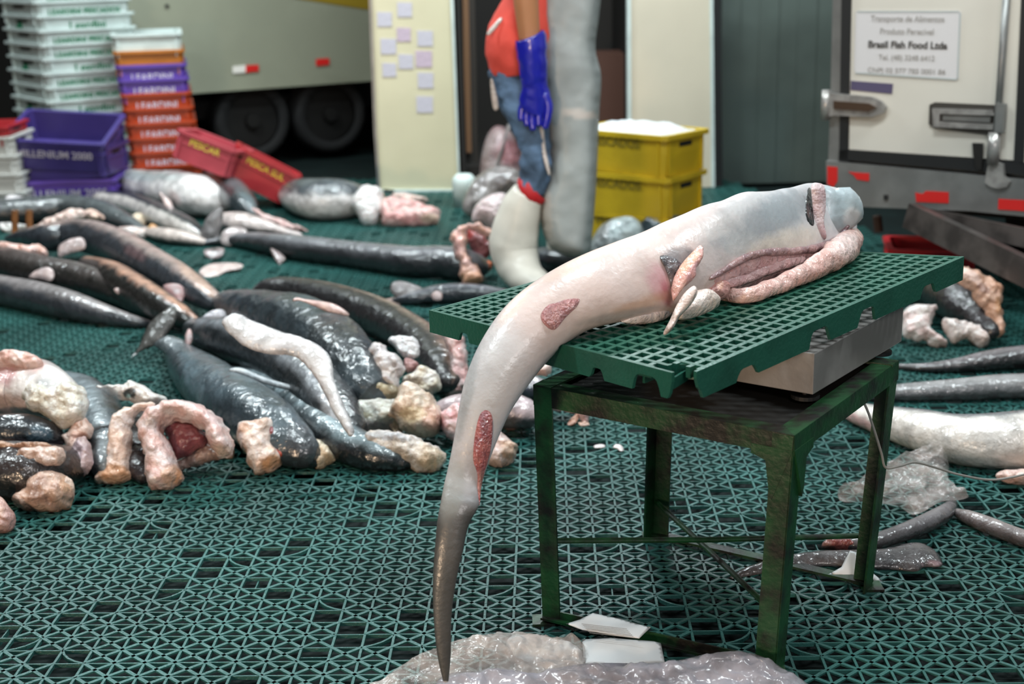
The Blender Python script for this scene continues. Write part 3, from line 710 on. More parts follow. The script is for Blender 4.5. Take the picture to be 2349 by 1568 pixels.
# yellow crates with ice
yb = P(1467, 560, z=0)
yy = 6.75; yx = P(1532, 500, Y=yy)[0]
M_ICE = mat('crushed_ice', '#c9cbcd', rough=.5, bump=.6, bump_s=40)
ylab = ['lowest yellow crate of ice, behind the grey shark heap', 'middle yellow crate in the stack right of the apron', 'uppermost yellow crate, heaped with crushed ice']
for k in range(3):
    yr = math.radians((-40, -38, -42)[k]); yw, yd = .6, .36
    off = Matrix.Rotation(yr, 3, 'Z')@Vector((-yw/2, yd/2, 0))
    o = crate((yx+.03*(1-k)*.5+off[0], yy+off[1], (0, .165, .368)[k]), yw, yd, (.165, .203, .203)[k], M_YEL, ylab[k], 'yellow crates of ice', rz=yr, words='PESCADOS', tm=mat('olive_print', '#7d6c20', rough=.5), tsize=.06, tz=.76, ledge=1)
    hh = (.165, .203, .203)[k]; V = []; Fc = []; nn_ = 22
    for i in range(nn_):
        for j in range(nn_):
            x = (i/(nn_-1)-.5)*.54; y = (j/(nn_-1)-.5)*.3; e = min(1, 4*min(i, nn_-1-i, j, nn_-1-j)/nn_)
            V.append((x, y, hh*.93+(.045 if k == 2 else .012)*e+.012*nz((x, y, k), 22)))
    for i in range(nn_-1):
        for j in range(nn_-1): Fc.append((i*nn_+j, (i+1)*nn_+j, (i+1)*nn_+j+1, i*nn_+j+1))
    ic = mk('crushed_ice', V, Fc, M_ICE, None, smooth=True, local=True)
    ic.location = o.location; ic.rotation_euler = o.rotation_euler; ic['kind'] = 'stuff'
    tag(ic, ['crushed ice in the lowest yellow crate', 'crushed ice in the middle yellow crate', 'white crushed ice heaped in the uppermost yellow crate'][k], 'ice')
# red crate under the right truck, two rusty stubs at far left
p = P(2150, 650, z=0)
crate((p[0], p[1]+.15, .0), .36, .3, .15, plastic('crimson_crate', '#b3101c'), 'crimson crate standing below the right truck behind the mesh pallet', rz=math.radians(-10))
for u, lab in ((34, 'rusty brown peg, left of two, between the dark sharks'), (67, 'rusty brown peg, right of two, between the dark sharks')):
    p = P(u, 560, z=0); o = MB().tube([p, P(u, 482, Y=p[1]+.02)], .017, 12).build('rusty_peg', mat('rusty_wood', '#8a5423', rough=.7, noise_s=20, noise_a=.4)); tag(o, lab, 'peg', 'rusty pegs')

# ================================================================== THE WORKER
pe = empty('person', P(1215, 665, z=0)); tag(pe, 'person walking right in coral shirt, jeans, grey rubber apron, white boots and blue gloves', 'person')
def skin_chain(name, nodes, edges, m, parent, sub=2, root=0, cols=None):
    me = bpy.data.meshes.new(name); V = []; Rr = []
    for nd in nodes:
        u, v, Y, r = nd[:4]; p = P(u, v, Y=Y); V.append(p-ORG[parent.name]); Rr.append(1.1*r*depth(p)/FPX)
    me.from_pydata([tuple(map(float, p)) for p in V], edges, []); o = bpy.data.objects.new(name, me); COL.objects.link(o); o.parent = parent
    s = o.modifiers.new('skin', 'SKIN'); s.use_smooth_shade = True
    for i, r_ in enumerate(Rr):
        ry = nodes[i][4] if len(nodes[i]) > 4 else 1.0
        me.skin_vertices[0].data[i].radius = (r_, r_*ry); me.skin_vertices[0].data[i].use_root = (i == root)
    s2 = o.modifiers.new('subdivision', 'SUBSURF'); s2.levels = sub; s2.render_levels = sub
    me.materials.append(m); ORG[o.name] = ORG[parent.name]; return o
def chain(n, k0=0): return [(k0+i, k0+i+1) for i in range(n-1)]
M_BODY = mat('brown_skin', '#a9714c', rough=.5, sss=.1)
M_JEAN = mat('blue_denim', '#5d7592', rough=.8, noise_s=9, noise_a=.45, bump=.7, bump_s=22)
M_SHIRT = mat('coral_cotton', '#d9493a', rough=.8, noise_s=6, noise_a=.12, bump=.5, bump_s=14)
M_GLOVE = mat('blue_rubber_glove', '#1d1f96', rough=.25, spec=.6, coat=.4, bump=.25, bump_s=25)
M_BOOT = mat('white_rubber_boot', '#d9d2c6', rough=.4, noise_s=7, noise_a=.12, bump=.2, bump_s=14)
M_APR = mat('grey_rubber_apron', '#8f9391', rough=.42, noise_s=3, noise_a=.12, bump=.4, bump_s=7)
# body: trunk, neck, head, both arms, both legs in one skin
N_ = [(1200, 130, 6.2, 34), (1212, 20, 6.2, 40), (1220, -120, 6.2, 46), (1228, -215, 6.2, 22), (1236, -250, 6.2, 20), (1244, -300, 6.2, 42), (1246, -345, 6.2, 38),
      (1216, -185, 6.02, 26), (1206, -110, 5.97, 24), (1204, -20, 5.95, 21), (1212, 50, 5.95, 19), (1218, 100, 5.95, 17),
      (1232, -185, 6.4, 26), (1262, -90, 6.44, 22), (1300, -10, 6.4, 18), (1330, 40, 6.35, 15),
      (1196, 180, 6.1, 40), (1222, 330, 6.08, 27), (1212, 440, 6.1, 18), (1188, 590, 6.12, 17), (1222, 640, 6.05, 16),
      (1235, 180, 6.32, 40), (1275, 330, 6.35, 27), (1290, 470, 6.4, 18), (1290, 570, 6.42, 16), (1325, 590, 6.38, 14)]
E_ = [(0, 1), (1, 2), (2, 3), (3, 4), (4, 5), (5, 6), (2, 7), (7, 8), (8, 9), (9, 10), (10, 11), (2, 12), (12, 13), (13, 14), (14, 15), (0, 16), (16, 17), (17, 18), (18, 19), (19, 20), (0, 21), (21, 22), (22, 23), (23, 24), (24, 25)]
skin_chain('body', N_, E_, M_BODY, pe)
hd = P(1247, -325, Y=6.2)
m = MB(); m.tube([hd+[.075, 0, .01], hd+[.1, 0, -.012], hd+[.085, 0, -.03]], [.008, .014, .008], 10); m.build('nose', M_BODY, pe, smooth=True)
for s_ in (-1, 1):
    MB().tube([hd+[.08, s_*.032, .022], hd+[.088, s_*.032, .022]], [.014, .006], 10).build('eye', mat('eye', '#e8e4de', rough=.3), pe, smooth=True)
    MB().tube([hd+[0, s_*.086, .03], hd+[-.008, s_*.094, .0], hd+[0, s_*.086, -.03]], [.008, .013, .006], 10).build('ear', M_BODY, pe, smooth=True)
MB().tube([hd+[.078, -.02, -.055], hd+[.084, 0, -.056], hd+[.078, .02, -.055]], .006, 8).build('mouth', mat('lips', '#8a4a3c'), pe, smooth=True)
skin_chain('hair', [(1236, -330, 6.2, 43), (1238, -362, 6.2, 40)], [(0, 1)], mat('black_hair', '#120f0d', rough=.7), pe)
def limb(name, chains, m, parent, ring=22, per=6, crease=0, cs=20):
    """cloth or rubber tubes along pixel chains (u, v, Y, r_px[, depth ratio]), rounded at both ends, one mesh"""
    V = []; Fc = []
    for nodes in chains:
        q = cr([[n[0], n[1], n[2], n[3], n[4] if len(n) > 4 else 1.0] for n in nodes], per); n = len(q); C = np.array([P(a[0], a[1], Y=a[2]) for a in q]); Rr = np.array([a[3]*depth(c)/FPX for a, c in zip(q, C)])
        sc = np.ones(n); sc[0] = .6; sc[-1] = .55; k0 = len(V)
        for i in range(n):
            t = C[min(i+1, n-1)]-C[max(i-1, 0)]; t /= np.linalg.norm(t); d = C[i]-CAM; d /= np.linalg.norm(d)
            e = np.cross(t, d); e /= np.linalg.norm(e); f = np.cross(e, t)
            for k in range(ring):
                a = 2*math.pi*k/ring; w = e*math.cos(a)+f*math.sin(a)*q[i][4]; p = C[i]+w*Rr[i]*sc[i]
                if crease: p = p+w*crease*(.5-abs(nz(p, cs))*2+.4*nz(p, cs*2.5))
                V.append(p)
        Fc += [[k0+i*ring+k, k0+i*ring+(k+1) % ring, k0+(i+1)*ring+(k+1) % ring, k0+(i+1)*ring+k] for i in range(n-1) for k in range(ring)]
        Fc.append([k0+k for k in range(ring)]); Fc.append([k0+(n-1)*ring+k for k in range(ring)][::-1])
    o = mk(name, V, Fc, m, parent); b_ = bmesh.new(); b_.from_mesh(o.data); bmesh.ops.recalc_face_normals(b_, faces=b_.faces); b_.to_mesh(o.data); b_.free(); return o
limb('shirt', [[(1226, -205, 6.2, 30), (1224, -170, 6.2, 62, 1.2), (1222, -90, 6.19, 60, 1.25), (1214, -10, 6.17, 58, 1.2), (1198, 60, 6.14, 72, 1.1), (1188, 105, 6.12, 74, 1.1), (1186, 148, 6.11, 66, 1.1), (1188, 166, 6.11, 56, 1.1)],
               [(1214, -180, 6.06, 34), (1208, -130, 5.98, 35), (1204, -70, 5.95, 33), (1204, -52, 5.95, 30)], [(1232, -180, 6.34, 34), (1250, -110, 6.42, 34), (1262, -70, 6.44, 30)]], M_SHIRT, pe, crease=.008, cs=11)
limb('jeans', [[(1190, 120, 6.14, 58, 1.1), (1184, 160, 6.12, 62, 1.1), (1186, 205, 6.09, 52), (1204, 255, 6.06, 44), (1222, 310, 6.05, 37), (1228, 355, 6.05, 35), (1228, 400, 6.06, 33), (1218, 440, 6.08, 29)],
               [(1236, 170, 6.28, 50), (1262, 280, 6.32, 44), (1286, 380, 6.36, 36), (1292, 470, 6.4, 30)]], M_JEAN, pe, crease=.016, cs=16)
bt = limb('boot', [[(1214, 436, 6.08, 37), (1196, 478, 6.09, 46), (1182, 530, 6.1, 53), (1178, 570, 6.1, 55), (1188, 606, 6.07, 50), (1206, 634, 6.02, 42), (1232, 655, 5.96, 36), (1256, 668, 5.92, 28)]], M_BOOT, pe, crease=.006, cs=8)
m = MB(); c = P(1219, 437, Y=6.08); axd = (P(1190, 457, Y=6.1)-P(1232, 429, Y=6.08)); axd /= np.linalg.norm(axd)
m.tube([c-axd*.034, c-axd*.026, c+axd*.012, c+axd*.022], [.062, .073, .077, .072], 28, caps=False); m.build('boot_lining', mat('red_lining', '#b3141b', rough=.6), bt, smooth=True)
limb('boot', [[(1290, 480, 6.4, 34), (1288, 560, 6.42, 34), (1306, 592, 6.4, 30), (1340, 606, 6.36, 24)]], M_BOOT, pe)
limb('forearm', [[(1206, -80, 5.95, 27), (1206, -10, 5.95, 29), (1210, 40, 5.95, 27), (1216, 100, 5.95, 24)]], M_BODY, pe)
gl = limb('glove', [[(1216, 84, 5.94, 35), (1218, 92, 5.94, 36), (1221, 130, 5.94, 35), (1224, 175, 5.94, 31, .9), (1226, 200, 5.94, 30, .75), (1228, 225, 5.94, 36, .5), (1224, 250, 5.94, 33, .42), (1220, 262, 5.94, 27, .4)]], M_GLOVE, pe, crease=.004, cs=22)
for fp in (((1202, 236, 5.95, 10), (1197, 256, 5.95, 9.5), (1197, 278, 5.945, 8)), ((1212, 244, 5.945, 10), (1208, 268, 5.945, 9.5), (1210, 290, 5.94, 8)), ((1223, 246, 5.94, 10), (1221, 274, 5.94, 9.5), (1223, 300, 5.935, 8)), ((1236, 242, 5.94, 10), (1236, 268, 5.935, 9.5), (1236, 290, 5.93, 8)), ((1246, 212, 5.93, 11), (1258, 240, 5.925, 10.5), (1256, 268, 5.92, 9.5), (1249, 296, 5.92, 8))):
    limb('finger', [list(fp)], M_GLOVE, gl, ring=14)
apr = [(1250, -190), (1330, -190), (1378, -60), (1376, 20), (1366, 110), (1379, 175), (1374, 270), (1368, 420), (1358, 540), (1350, 587), (1318, 590), (1290, 584), (1258, 562), (1238, 500), (1238, 440), (1254, 400), (1256, 330), (1246, 250), (1236, 160), (1228, 60), (1228, -60)]
pillow('apron', apr, T=.24, lean=4, at=6.1, anchor=(1320, 590), base='#9a9d9b', m=mat('apron_rubber', attr=True, rough=.42, noise_s=3, noise_a=.12, bump=.3, bump_s=9), parent=pe, rnd=.4, rough=.008, rs=7, cells=1100, zmin=0,
       patches=[(1335, 262, 45, 10, 8, '#c3b5ab', .8), (1255, 500, 12, 60, 0, '#bdb5ac', .7), (1300, 120, 60, 12, 15, '#8f918f', .6)])
pillow('apron_edge', [(1236, 284), (1246, 288), (1252, 340), (1263, 395), (1256, 398), (1243, 350)], T=.02, lean=4, at=5.98, anchor=(1250, 400), base='#d8c8c0', parent=pe, cells=80)
pillow('name_tag', [(1118, 74), (1146, 42), (1152, 48), (1124, 80)], T=.01, lean=4, at=6.02, anchor=(1120, 78), base='#cfc8c0', parent=pe, cells=60)
pillow('knife_sheath', [(1124, 182), (1132, 186), (1145, 244), (1131, 249)], T=.02, lean=4, at=6.0, anchor=(1138, 246), base='#b8a79c', parent=pe, cells=60)
# ================================================================== THE SHARKS ON THE FLOOR
G1, G2, G3 = '#2a2c30', '#33363b', '#242220'
PINK, WHITE, GREY = '#d9c3bf', '#dcd6d4', '#8d8887'
def sk(label, *a, group='shark carcasses on the floor', cat='shark', **k):
    o = body('shark_carcass', *a, **k); tag(o, label, cat, group); return o
def fl(par, poly, T=.09, name='cut_flesh', base='#dcc6bd', second='#cfaea2', lean=38, rough=.016, rnd=.72, **k):
    k.setdefault('rs', 22); k.setdefault('cells', 620); k.setdefault('ragged', min(6, .07*float(min(np.ptp(np.array(poly, float), axis=0)))))
    return pillow(name, poly, T=T, lean=lean, base=base, second=second, parent=par, rough=rough, rnd=rnd, **k)
def fin2(par, poly, T=.014, base='#b9a39f', second='#9f8d8c', lean=35, name='fin', **k):
    return pillow(name, poly, T=T, lean=lean, base=base, second=second, parent=par, cells=140, m=M_SKIN, **k)

# ---- left, middle distance: four dark ones side by side
s = sk('dark shark carcass nearest us of the four at the left edge, small pale fin below', [(-70, 648, 30), (0, 664, 38), (80, 680, 40), (160, 700, 38), (240, 722, 27), (310, 738, 16), (348, 742, 8)], G2, '#8c8483', rot=88, bw=34, sharp=40)
fin2(s, [(160, 716), (190, 715), (208, 722), (205, 730), (178, 726)], base='#b3a6a4')
s2_ = sk('dark carcass second from us at the left edge, one pink triangular fin on it', [(-70, 600, 40), (0, 604, 46), (90, 625, 46), (180, 640, 42), (270, 668, 36), (350, 712, 24), (440, 742, 12)], G3, '#5a4f4c', rot=95, bw=30, sharp=50, lift=.01)
fin2(s2_, [(66, 636), (82, 620), (108, 612), (122, 620), (124, 636), (114, 646), (92, 640)], base='#c3aca8', T=.02, lift=.09)
fl(s2_, [(-30, 556), (20, 556), (60, 562), (92, 560), (110, 580), (104, 590), (70, 586), (40, 582), (-30, 566)], .05, base='#d9b8b0', second='#cf9782', lift=.12)
s3_ = sk('short dark carcass with orange-tinted upper edge, between two longer ones', [(200, 610, 26), (250, 632, 40), (300, 660, 42), (350, 690, 40), (410, 722, 30), (455, 745, 14)], G3, '#c0917a', rot=92, bw=20, sharp=20, lift=.03)
fin2(s3_, [(262, 662), (280, 660), (302, 676), (306, 684), (290, 684), (266, 672)], base='#c4a9a4', lift=.08)
s4_ = sk('long arched dark carcass with pale fin, lying highest of the left heap', [(20, 548, 10), (60, 545, 24), (110, 545, 36), (160, 540, 40), (215, 545, 44), (280, 572, 46), (345, 606, 44), (400, 636, 42), (450, 668, 36), (490, 692, 26), (520, 702, 12)], G2, '#b39a92', rot=100, bw=26, sharp=35, lift=.05,
        patches=[(310, 578, 26, 14, 30, '#7a5c5c', .5), (450, 640, 60, 12, 42, '#cfab98', .7)])
fin2(s4_, [(132, 582), (136, 562), (160, 548), (186, 544), (196, 556), (192, 572), (160, 582), (138, 590)], base='#b7a3a0', second='#a39290', T=.025, lift=.11)
fin2(s4_, [(374, 658), (388, 650), (412, 652), (426, 668), (420, 690), (410, 706), (396, 684)], base='#b98a88', T=.02, lift=.06)
s5_ = sk('dark carcass lying behind the arched one, pale flesh beside it', [(-60, 492, 30), (0, 488, 34), (80, 482, 36), (160, 478, 36), (230, 490, 34), (290, 512, 24), (330, 532, 12)], '#26292b', '#565a5b', rot=85, bw=50, sharp=60)
fl(s5_, [(60, 528), (90, 512), (130, 492), (160, 480), (186, 478), (196, 494), (170, 512), (120, 522), (70, 534)], .05, lift=.06)
fl(s5_, [(194, 488), (215, 482), (238, 494), (236, 504), (205, 504)], .05, base='#d9b9a8', lift=.08)
fl(s5_, [(0, 512), (20, 510), (60, 515), (62, 522), (20, 534), (0, 524)], .03, base='#d6d3d0', second='#bfb8b4', lift=.0)
fin2(s5_, [(12, 462), (14, 450), (40, 448), (95, 466), (60, 472), (20, 472)], base='#d7cfd0', second='#c9c0c2', lift=.09)

# ---- left rear: pale-bellied heap
w1_ = sk('white-bellied shark lying on its back in the rear left heap, grey head edge', [(230, 420, 20), (290, 420, 34), (350, 430, 44), (410, 440, 54), (460, 452, 52), (500, 470, 34)], '#7f8787', WHITE, rot=0, bw=120, lump=.08, sharp=20,
         patches=[(340, 402, 80, 12, 0, '#9aa5a4', .7), (400, 455, 14, 20, -30, '#cfb3b0', .6)])
fin2(w1_, [(365, 440), (390, 460), (404, 490), (412, 506), (400, 500), (380, 478)], base='#d9c0ba', T=.03, lift=.06)
w2_ = sk('pale thin shark with white flank, stretched in front of the rear left heap', [(180, 452, 14), (240, 456, 22), (310, 470, 28), (380, 500, 30), (430, 522, 26), (462, 540, 14)], '#2f3335', '#d7cdc6', rot=-5, bw=62)
w3_ = sk('small white-bellied carcass by the lowest violet crate', [(110, 450, 10), (150, 440, 18), (190, 446, 16)], '#b9aeb0', WHITE, rot=0, bw=150)
w4_ = sk('whitish carcass behind the pale heap, pale fin raised towards the orange crates', [(190, 424, 24), (230, 420, 30), (270, 424, 26)], '#8d9596', '#d9d9d4', rot=20, bw=120)
fin2(w4_, [(262, 400), (285, 384), (300, 378), (298, 392), (280, 408), (266, 412)], base='#c9c0c3', T=.02, lift=.05)
fin2(w4_, [(272, 402), (296, 382), (312, 400), (322, 412), (290, 420)], base='#4a5356', T=.03, lift=.04)
w5_ = sk('glossy black shark head-end curving beside the tipped red crates', [(460, 410, 14), (500, 420, 30), (530, 440, 38), (556, 468, 34), (580, 492, 16)], '#2d3538', '#5b6467', rot=100, bw=30, lift=.04)
w6_ = sk('pale-bellied carcass with dark back lying under the upright dark fin', [(500, 508, 22), (550, 514, 32), (600, 522, 24), (650, 532, 12), (690, 540, 6)], '#4c4a4b', '#cdbdb8', rot=60, bw=60)
fl(w6_, [(578, 478), (600, 484), (640, 500), (690, 520), (706, 530), (680, 532), (640, 520), (600, 500)], .03, base='#d4b8b3', second='#c79f9a', lift=.0)
fl(w6_, [(340, 520), (352, 512), (366, 524), (372, 540), (356, 550), (344, 540)], .05, base='#c99a68', second='#a8673c', rough=.006)
fl(w6_, [(300, 500), (320, 488), (336, 500), (334, 520), (312, 516)], .05, base='#d4c2a8', second='#c7a98c', rough=.006)
fl(w6_, [(268, 524), (310, 520), (338, 530), (330, 548), (300, 544)], .05, base='#d8cbc6', rough=.006)
w7_ = sk('slim whitish carcass strip in the gap behind the arched dark shark', [(330, 530, 12), (380, 540, 20), (430, 548, 18), (470, 556, 10)], '#4f534f', '#d6c4bb', rot=60, bw=70)
# upright tail fin, joined to the long middle shark
mid = sk('long dark shark stretched across the middle, ending in an open pink jaw by the boot', [(468, 558, 8), (520, 552, 14), (570, 552, 22), (640, 562, 30), (720, 572, 33), (800, 582, 34), (880, 592, 37), (950, 600, 40), (1010, 600, 42), (1060, 606, 42), (1095, 612, 34)], '#26272a', '#77767a', rot=85, bw=42, sharp=60)
fin2(mid, [(462, 556), (464, 520), (478, 495), (498, 478), (508, 476), (512, 500), (506, 530), (498, 552)], base='#8a8383', second='#5c5857', T=.03, lean=15, lift=.02)
fin2(mid, [(505, 548), (514, 528), (540, 520), (566, 528), (562, 552), (535, 564), (512, 562)], base='#c0b3b0', T=.03, lift=.01)
fin2(mid, [(466, 575), (490, 568), (514, 570), (508, 588), (480, 594)], base='#584c4a', lean=60)
fin2(mid, [(620, 572), (632, 572), (655, 590), (648, 602), (638, 606)], base='#6f5c57', lean=60)
fl(mid, [(826, 604), (840, 604), (872, 612), (886, 622), (878, 626), (850, 616)], .02, base='#b59a92')
fl(mid, [(1036, 560), (1038, 532), (1052, 520), (1074, 512), (1100, 512), (1126, 524), (1142, 545), (1140, 560), (1118, 548), (1085, 528), (1074, 528), (1072, 556), (1082, 590), (1096, 612), (1108, 630), (1104, 652), (1078, 656), (1058, 650), (1056, 622), (1050, 596)], .10, name='jaw', base='#dcb3ac', second='#d4a08a', lean=25, lift=.0, patches=[(1080, 640, 30, 20, 0, '#cf8f5c', .6), (1050, 560, 10, 30, 0, '#e0a8a4', .5)])  # orange mark at the lower end is painted warm lamplight
fl(mid, [(1072, 528), (1090, 528), (1118, 546), (1128, 560), (1120, 588), (1100, 606), (1086, 594), (1074, 562)], .05, name='mouth_cavity', base='#8d4a4a', second='#76383c', lean=20, lift=.06, patches=[(1078, 534, 10, 10, 0, '#b03a30', .7)], rough=.004)
fl(mid, [(1096, 610), (1104, 600), (1118, 596), (1130, 604), (1124, 622), (1108, 628)], .06, base='#c9683c', second='#b5522c', lift=.02, lean=25)

# ---- rear, by the cream door
d1 = sk('plump white-bellied carcass with grey back, lying before the cream door', [(660, 446, 24), (690, 450, 46), (730, 456, 54), (780, 456, 52), (820, 458, 40), (850, 462, 26)], '#4e5357', WHITE, rot=-28, bw=48, sharp=14)
fl(d1, [(804, 458), (812, 440), (836, 424), (858, 426), (874, 436), (880, 470), (872, 500), (850, 518), (832, 514), (818, 490), (806, 476)], .12, base='#dedad8', second='#cfc4c2', lean=30, rough=.006)
fl(d1, [(850, 440), (872, 436), (886, 460), (884, 488), (872, 505), (856, 500)], .08, base='#c99f84', second='#d9bbb0', lean=30, lift=.02)
fl(d1, [(872, 468), (900, 450), (940, 460), (980, 470), (1006, 482), (1008, 500), (990, 516), (930, 520), (880, 512)], .12, base='#d9b6b0', second='#c98f8c', lean=38, patches=[(930, 500, 40, 12, 8, '#cf8d8a', .6), (985, 500, 20, 12, 0, '#c9b59c', .6)])
fl(d1, [(898, 446), (930, 444), (975, 452), (980, 464), (940, 466), (905, 460)], .06, base='#d3b9b0', lift=.05)

# ---- hanging in the dark truck
hg_ = pillow('shark_carcass', [(1110, 470), (1100, 420), (1104, 360), (1118, 310), (1140, 288), (1170, 300), (1190, 340), (1205, 400), (1210, 470)], T=.3, lean=8, at=8.6, anchor=(1150, 470), base='#9f8d8c', second='#7c5f60', ns=9, rough=.02, rs=8, patches=[(1170, 350, 26, 30, 0, '#8c4e55', .7), (1130, 400, 20, 40, 0, '#b3a8a6', .5)])
tag(hg_, 'blurred pinkish carcass heaped at the mouth of the dark truck', 'shark')
rp_ = MB().tube([P(1168, 285, Y=8.3), P(1150, 350, Y=8.3), P(1120, 440, Y=8.25), P(1100, 490, Y=8.2)], .012, 8).build('rope', plastic('grey_rope', '#7d7674'), smooth=True)
tag(rp_, 'thin grey rope slanting down in front of the dark truck opening', 'rope')
b1 = pillow('plastic_sheet', [(1060, 480), (1075, 430), (1100, 400), (1150, 380), (1200, 400), (1210, 450), (1160, 470), (1130, 500), (1090, 500)], T=.2, lean=30, base='#8f8886', second='#6f6665', ns=8, rough=.03, rs=7, m=M_SKIN, lift=.02)
tag(b1, 'grey translucent plastic sheet crumpled at the foot of the truck opening', 'plastic sheet')
j1 = pillow('shark_offcut', [(1084, 510), (1086, 480), (1104, 458), (1130, 446), (1160, 444), (1180, 470), (1190, 520), (1170, 560), (1140, 545), (1110, 520)], T=.2, lean=30, base='#d6c3c3', second='#bfa6a6', ns=12, rough=.012, patches=[(1150, 490, 26, 6, -50, '#5f4a4a', .8), (1165, 460, 20, 8, -30, '#e0d4d4', .6)], lift=.02)
tag(j1, 'pinkish white severed piece just left of the white boot', 'shark')
q1 = sk('dark carcass on the floor behind the boots, its end white and pink', [(1215, 590, 24), (1270, 595, 34), (1330, 600, 34), (1390, 600, 26)], '#22262a', '#40464b', rot=80, bw=50)
fl(q1, [(1242, 580), (1258, 566), (1275, 574), (1280, 600), (1262, 612), (1246, 604)], .05, base='#c3bcc0', second='#a99a9c', lift=.03)
y1 = pillow('shark_carcass', [(1352, 580), (1358, 548), (1376, 520), (1400, 504), (1440, 498), (1466, 508), (1480, 540), (1470, 575), (1420, 600), (1370, 600)], T=.22, lean=35, base='#9aa5a6', second='#868d8e', ns=8, rough=.008, m=M_SKIN, patches=[(1385, 530, 10, 26, 25, '#6f6968', .6), (1362, 582, 14, 14, 0, '#d3d6d6', .8)])
tag(y1, 'smooth pale grey carcass in front of the yellow crates', 'shark')
y2 = pillow('shark_carcass', [(1462, 520), (1472, 504), (1510, 496), (1560, 500), (1600, 520), (1580, 570), (1500, 580), (1475, 550)], T=.22, lean=40, base='#4a5a62', second='#394850', ns=8, rough=.006, m=M_SKIN)
tag(y2, 'blue-grey rounded carcass right of the pale grey one by the yellow crates', 'shark')
sc1 = sk('dark small shark with fanned tail lying behind the left corner of the mesh pallet', [(905, 690, 8), (950, 684, 18), (1000, 675, 24), (1060, 672, 26), (1120, 676, 24), (1180, 684, 18)], '#2b2e33', '#55555b', rot=90, bw=40)
fin2(sc1, [(896, 668), (898, 650), (915, 644), (945, 650), (972, 664), (966, 684), (945, 694), (915, 684)], base='#857d7c', second='#6c6564', T=.02, lift=.01)
fin2(sc1, [(990, 676), (1000, 666), (1014, 672), (1012, 688), (994, 688)], base='#c3a39c', lift=.07)
fin2(sc1, [(860, 694), (900, 682), (930, 680), (940, 690), (900, 702)], base='#9d8478', T=.01, lean=70)
p1 = pillow('fish_scrap', [(456, 622), (480, 606), (525, 602), (556, 606), (552, 616), (520, 622), (500, 632), (470, 636)], T=.02, lean=80, base='#d2bfb9', second='#c0a8a2'); tag(p1, 'pale leaf-shaped offcut lying alone on the floor by the dark shark group', 'scrap')

# ---- the near left heap
n1 = sk('brown-black shark curving behind the heap towards the mesh pallet', [(585, 672, 14), (620, 664, 30), (680, 668, 36), (740, 682, 42), (800, 700, 46), (860, 722, 48), (920, 752, 48), (975, 790, 48), (1010, 835, 44), (1030, 875, 34)], '#242122', '#8f7466', rot=112, bw=14, sharp=22, lift=.01)
fl(n1, [(1020, 770), (1040, 762), (1060, 770), (1068, 800), (1074, 840), (1084, 880), (1070, 905), (1030, 910), (1010, 895), (1022, 860), (1030, 830)], .10, base='#dcc3c0', second='#cf9a96', lean=30, lift=.0)
n2 = sk('big slate-blue shark, centre of the heap, white belly stripe and cut flesh at its end', [(505, 690, 20), (530, 700, 40), (575, 712, 56), (630, 728, 70), (690, 748, 80), (750, 785, 82), (800, 835, 76), (835, 880, 60), (860, 905, 40)], '#343d42', WHITE, rot=-38, bw=22, sharp=8, lift=.06, lump=.05, mott='#20262a',
        patches=[(740, 700, 70, 20, 25, '#5a6c70', .5), (610, 700, 60, 18, 15, '#1d2124', .4), (760, 780, 60, 60, 0, '#1f2022', .6)])
fin2(n2, [(670, 690), (680, 682), (700, 686), (735, 690), (765, 696), (790, 710), (802, 722), (790, 724), (755, 716), (720, 702), (690, 690)], base='#cfaea6', second='#c09a93', T=.02, lift=.26, lean=35, at=None)
n3 = sk('dark shark below the white stripe, pale fold running down its right side', [(440, 752, 22), (475, 762, 42), (530, 776, 56), (590, 796, 62), (650, 826, 66), (710, 870, 70), (760, 930, 62), (800, 985, 44)], '#262a2d', '#77797d', rot=60, bw=16, sharp=20, lift=.03, lump=.04,
        patches=[(728, 860, 20, 50, -25, '#8f9096', .7, .8), (762, 940, 18, 50, -25, '#c3c1c4', .8, .7), (640, 870, 60, 34, 20, '#16191b', .8)])
fl(n3, [(452, 742), (470, 722), (500, 710), (520, 716), (516, 740), (490, 756), (462, 756)], .06, base='#bdb9be', second='#a7a2a7', lift=.10, rough=.004)
n2b = fl(n2, [(508, 738), (540, 718), (582, 736), (640, 758), (700, 776), (745, 802), (763, 835), (768, 875), (790, 930), (812, 985), (800, 998), (768, 950), (738, 892), (712, 850), (675, 818), (620, 812), (565, 796), (530, 768)], .03, ragged=1.5, rs=9, name='belly', base='#d9d4d3', second='#c9c2c2', lift=.13, lean=40, rough=.002, m=M_SKIN)
n4 = sk('broad grey-blue shark at the front left of the heap, forked tail at its far end', [(395, 790, 14), (415, 815, 34), (440, 845, 52), (480, 880, 66), (530, 920, 74), (590, 960, 78), (640, 1000, 70), (690, 1030, 52), (720, 1045, 34)], '#2d3438', '#56636a', rot=100, bw=60, sharp=90, mott='#262c30', lump=.04,
        patches=[(560, 960, 60, 30, 30, '#22282c', .6), (440, 860, 20, 60, -20, '#6f8087', .6), (500, 1000, 50, 14, 20, '#8a9b9e', .5), (690, 1010, 40, 40, 0, '#3a3638', .6)])
fin2(n4, [(300, 820), (318, 795), (330, 765), (345, 738), (372, 715), (398, 700), (406, 712), (400, 740), (380, 770), (362, 790), (335, 800), (312, 812)], base='#5a5652', second='#474442', T=.03, lean=35, lift=.02, name='tail_fin')
fin2(n4, [(352, 790), (380, 770), (410, 775), (430, 790), (420, 830), (395, 830), (372, 806)], base='#6e7477', second='#555a5c', T=.05, lift=.03, name='tail_fin')
fin2(n4, [(424, 772), (430, 756), (438, 756), (442, 776), (434, 794), (426, 792)], base='#cba7a3', T=.02, lift=.08)
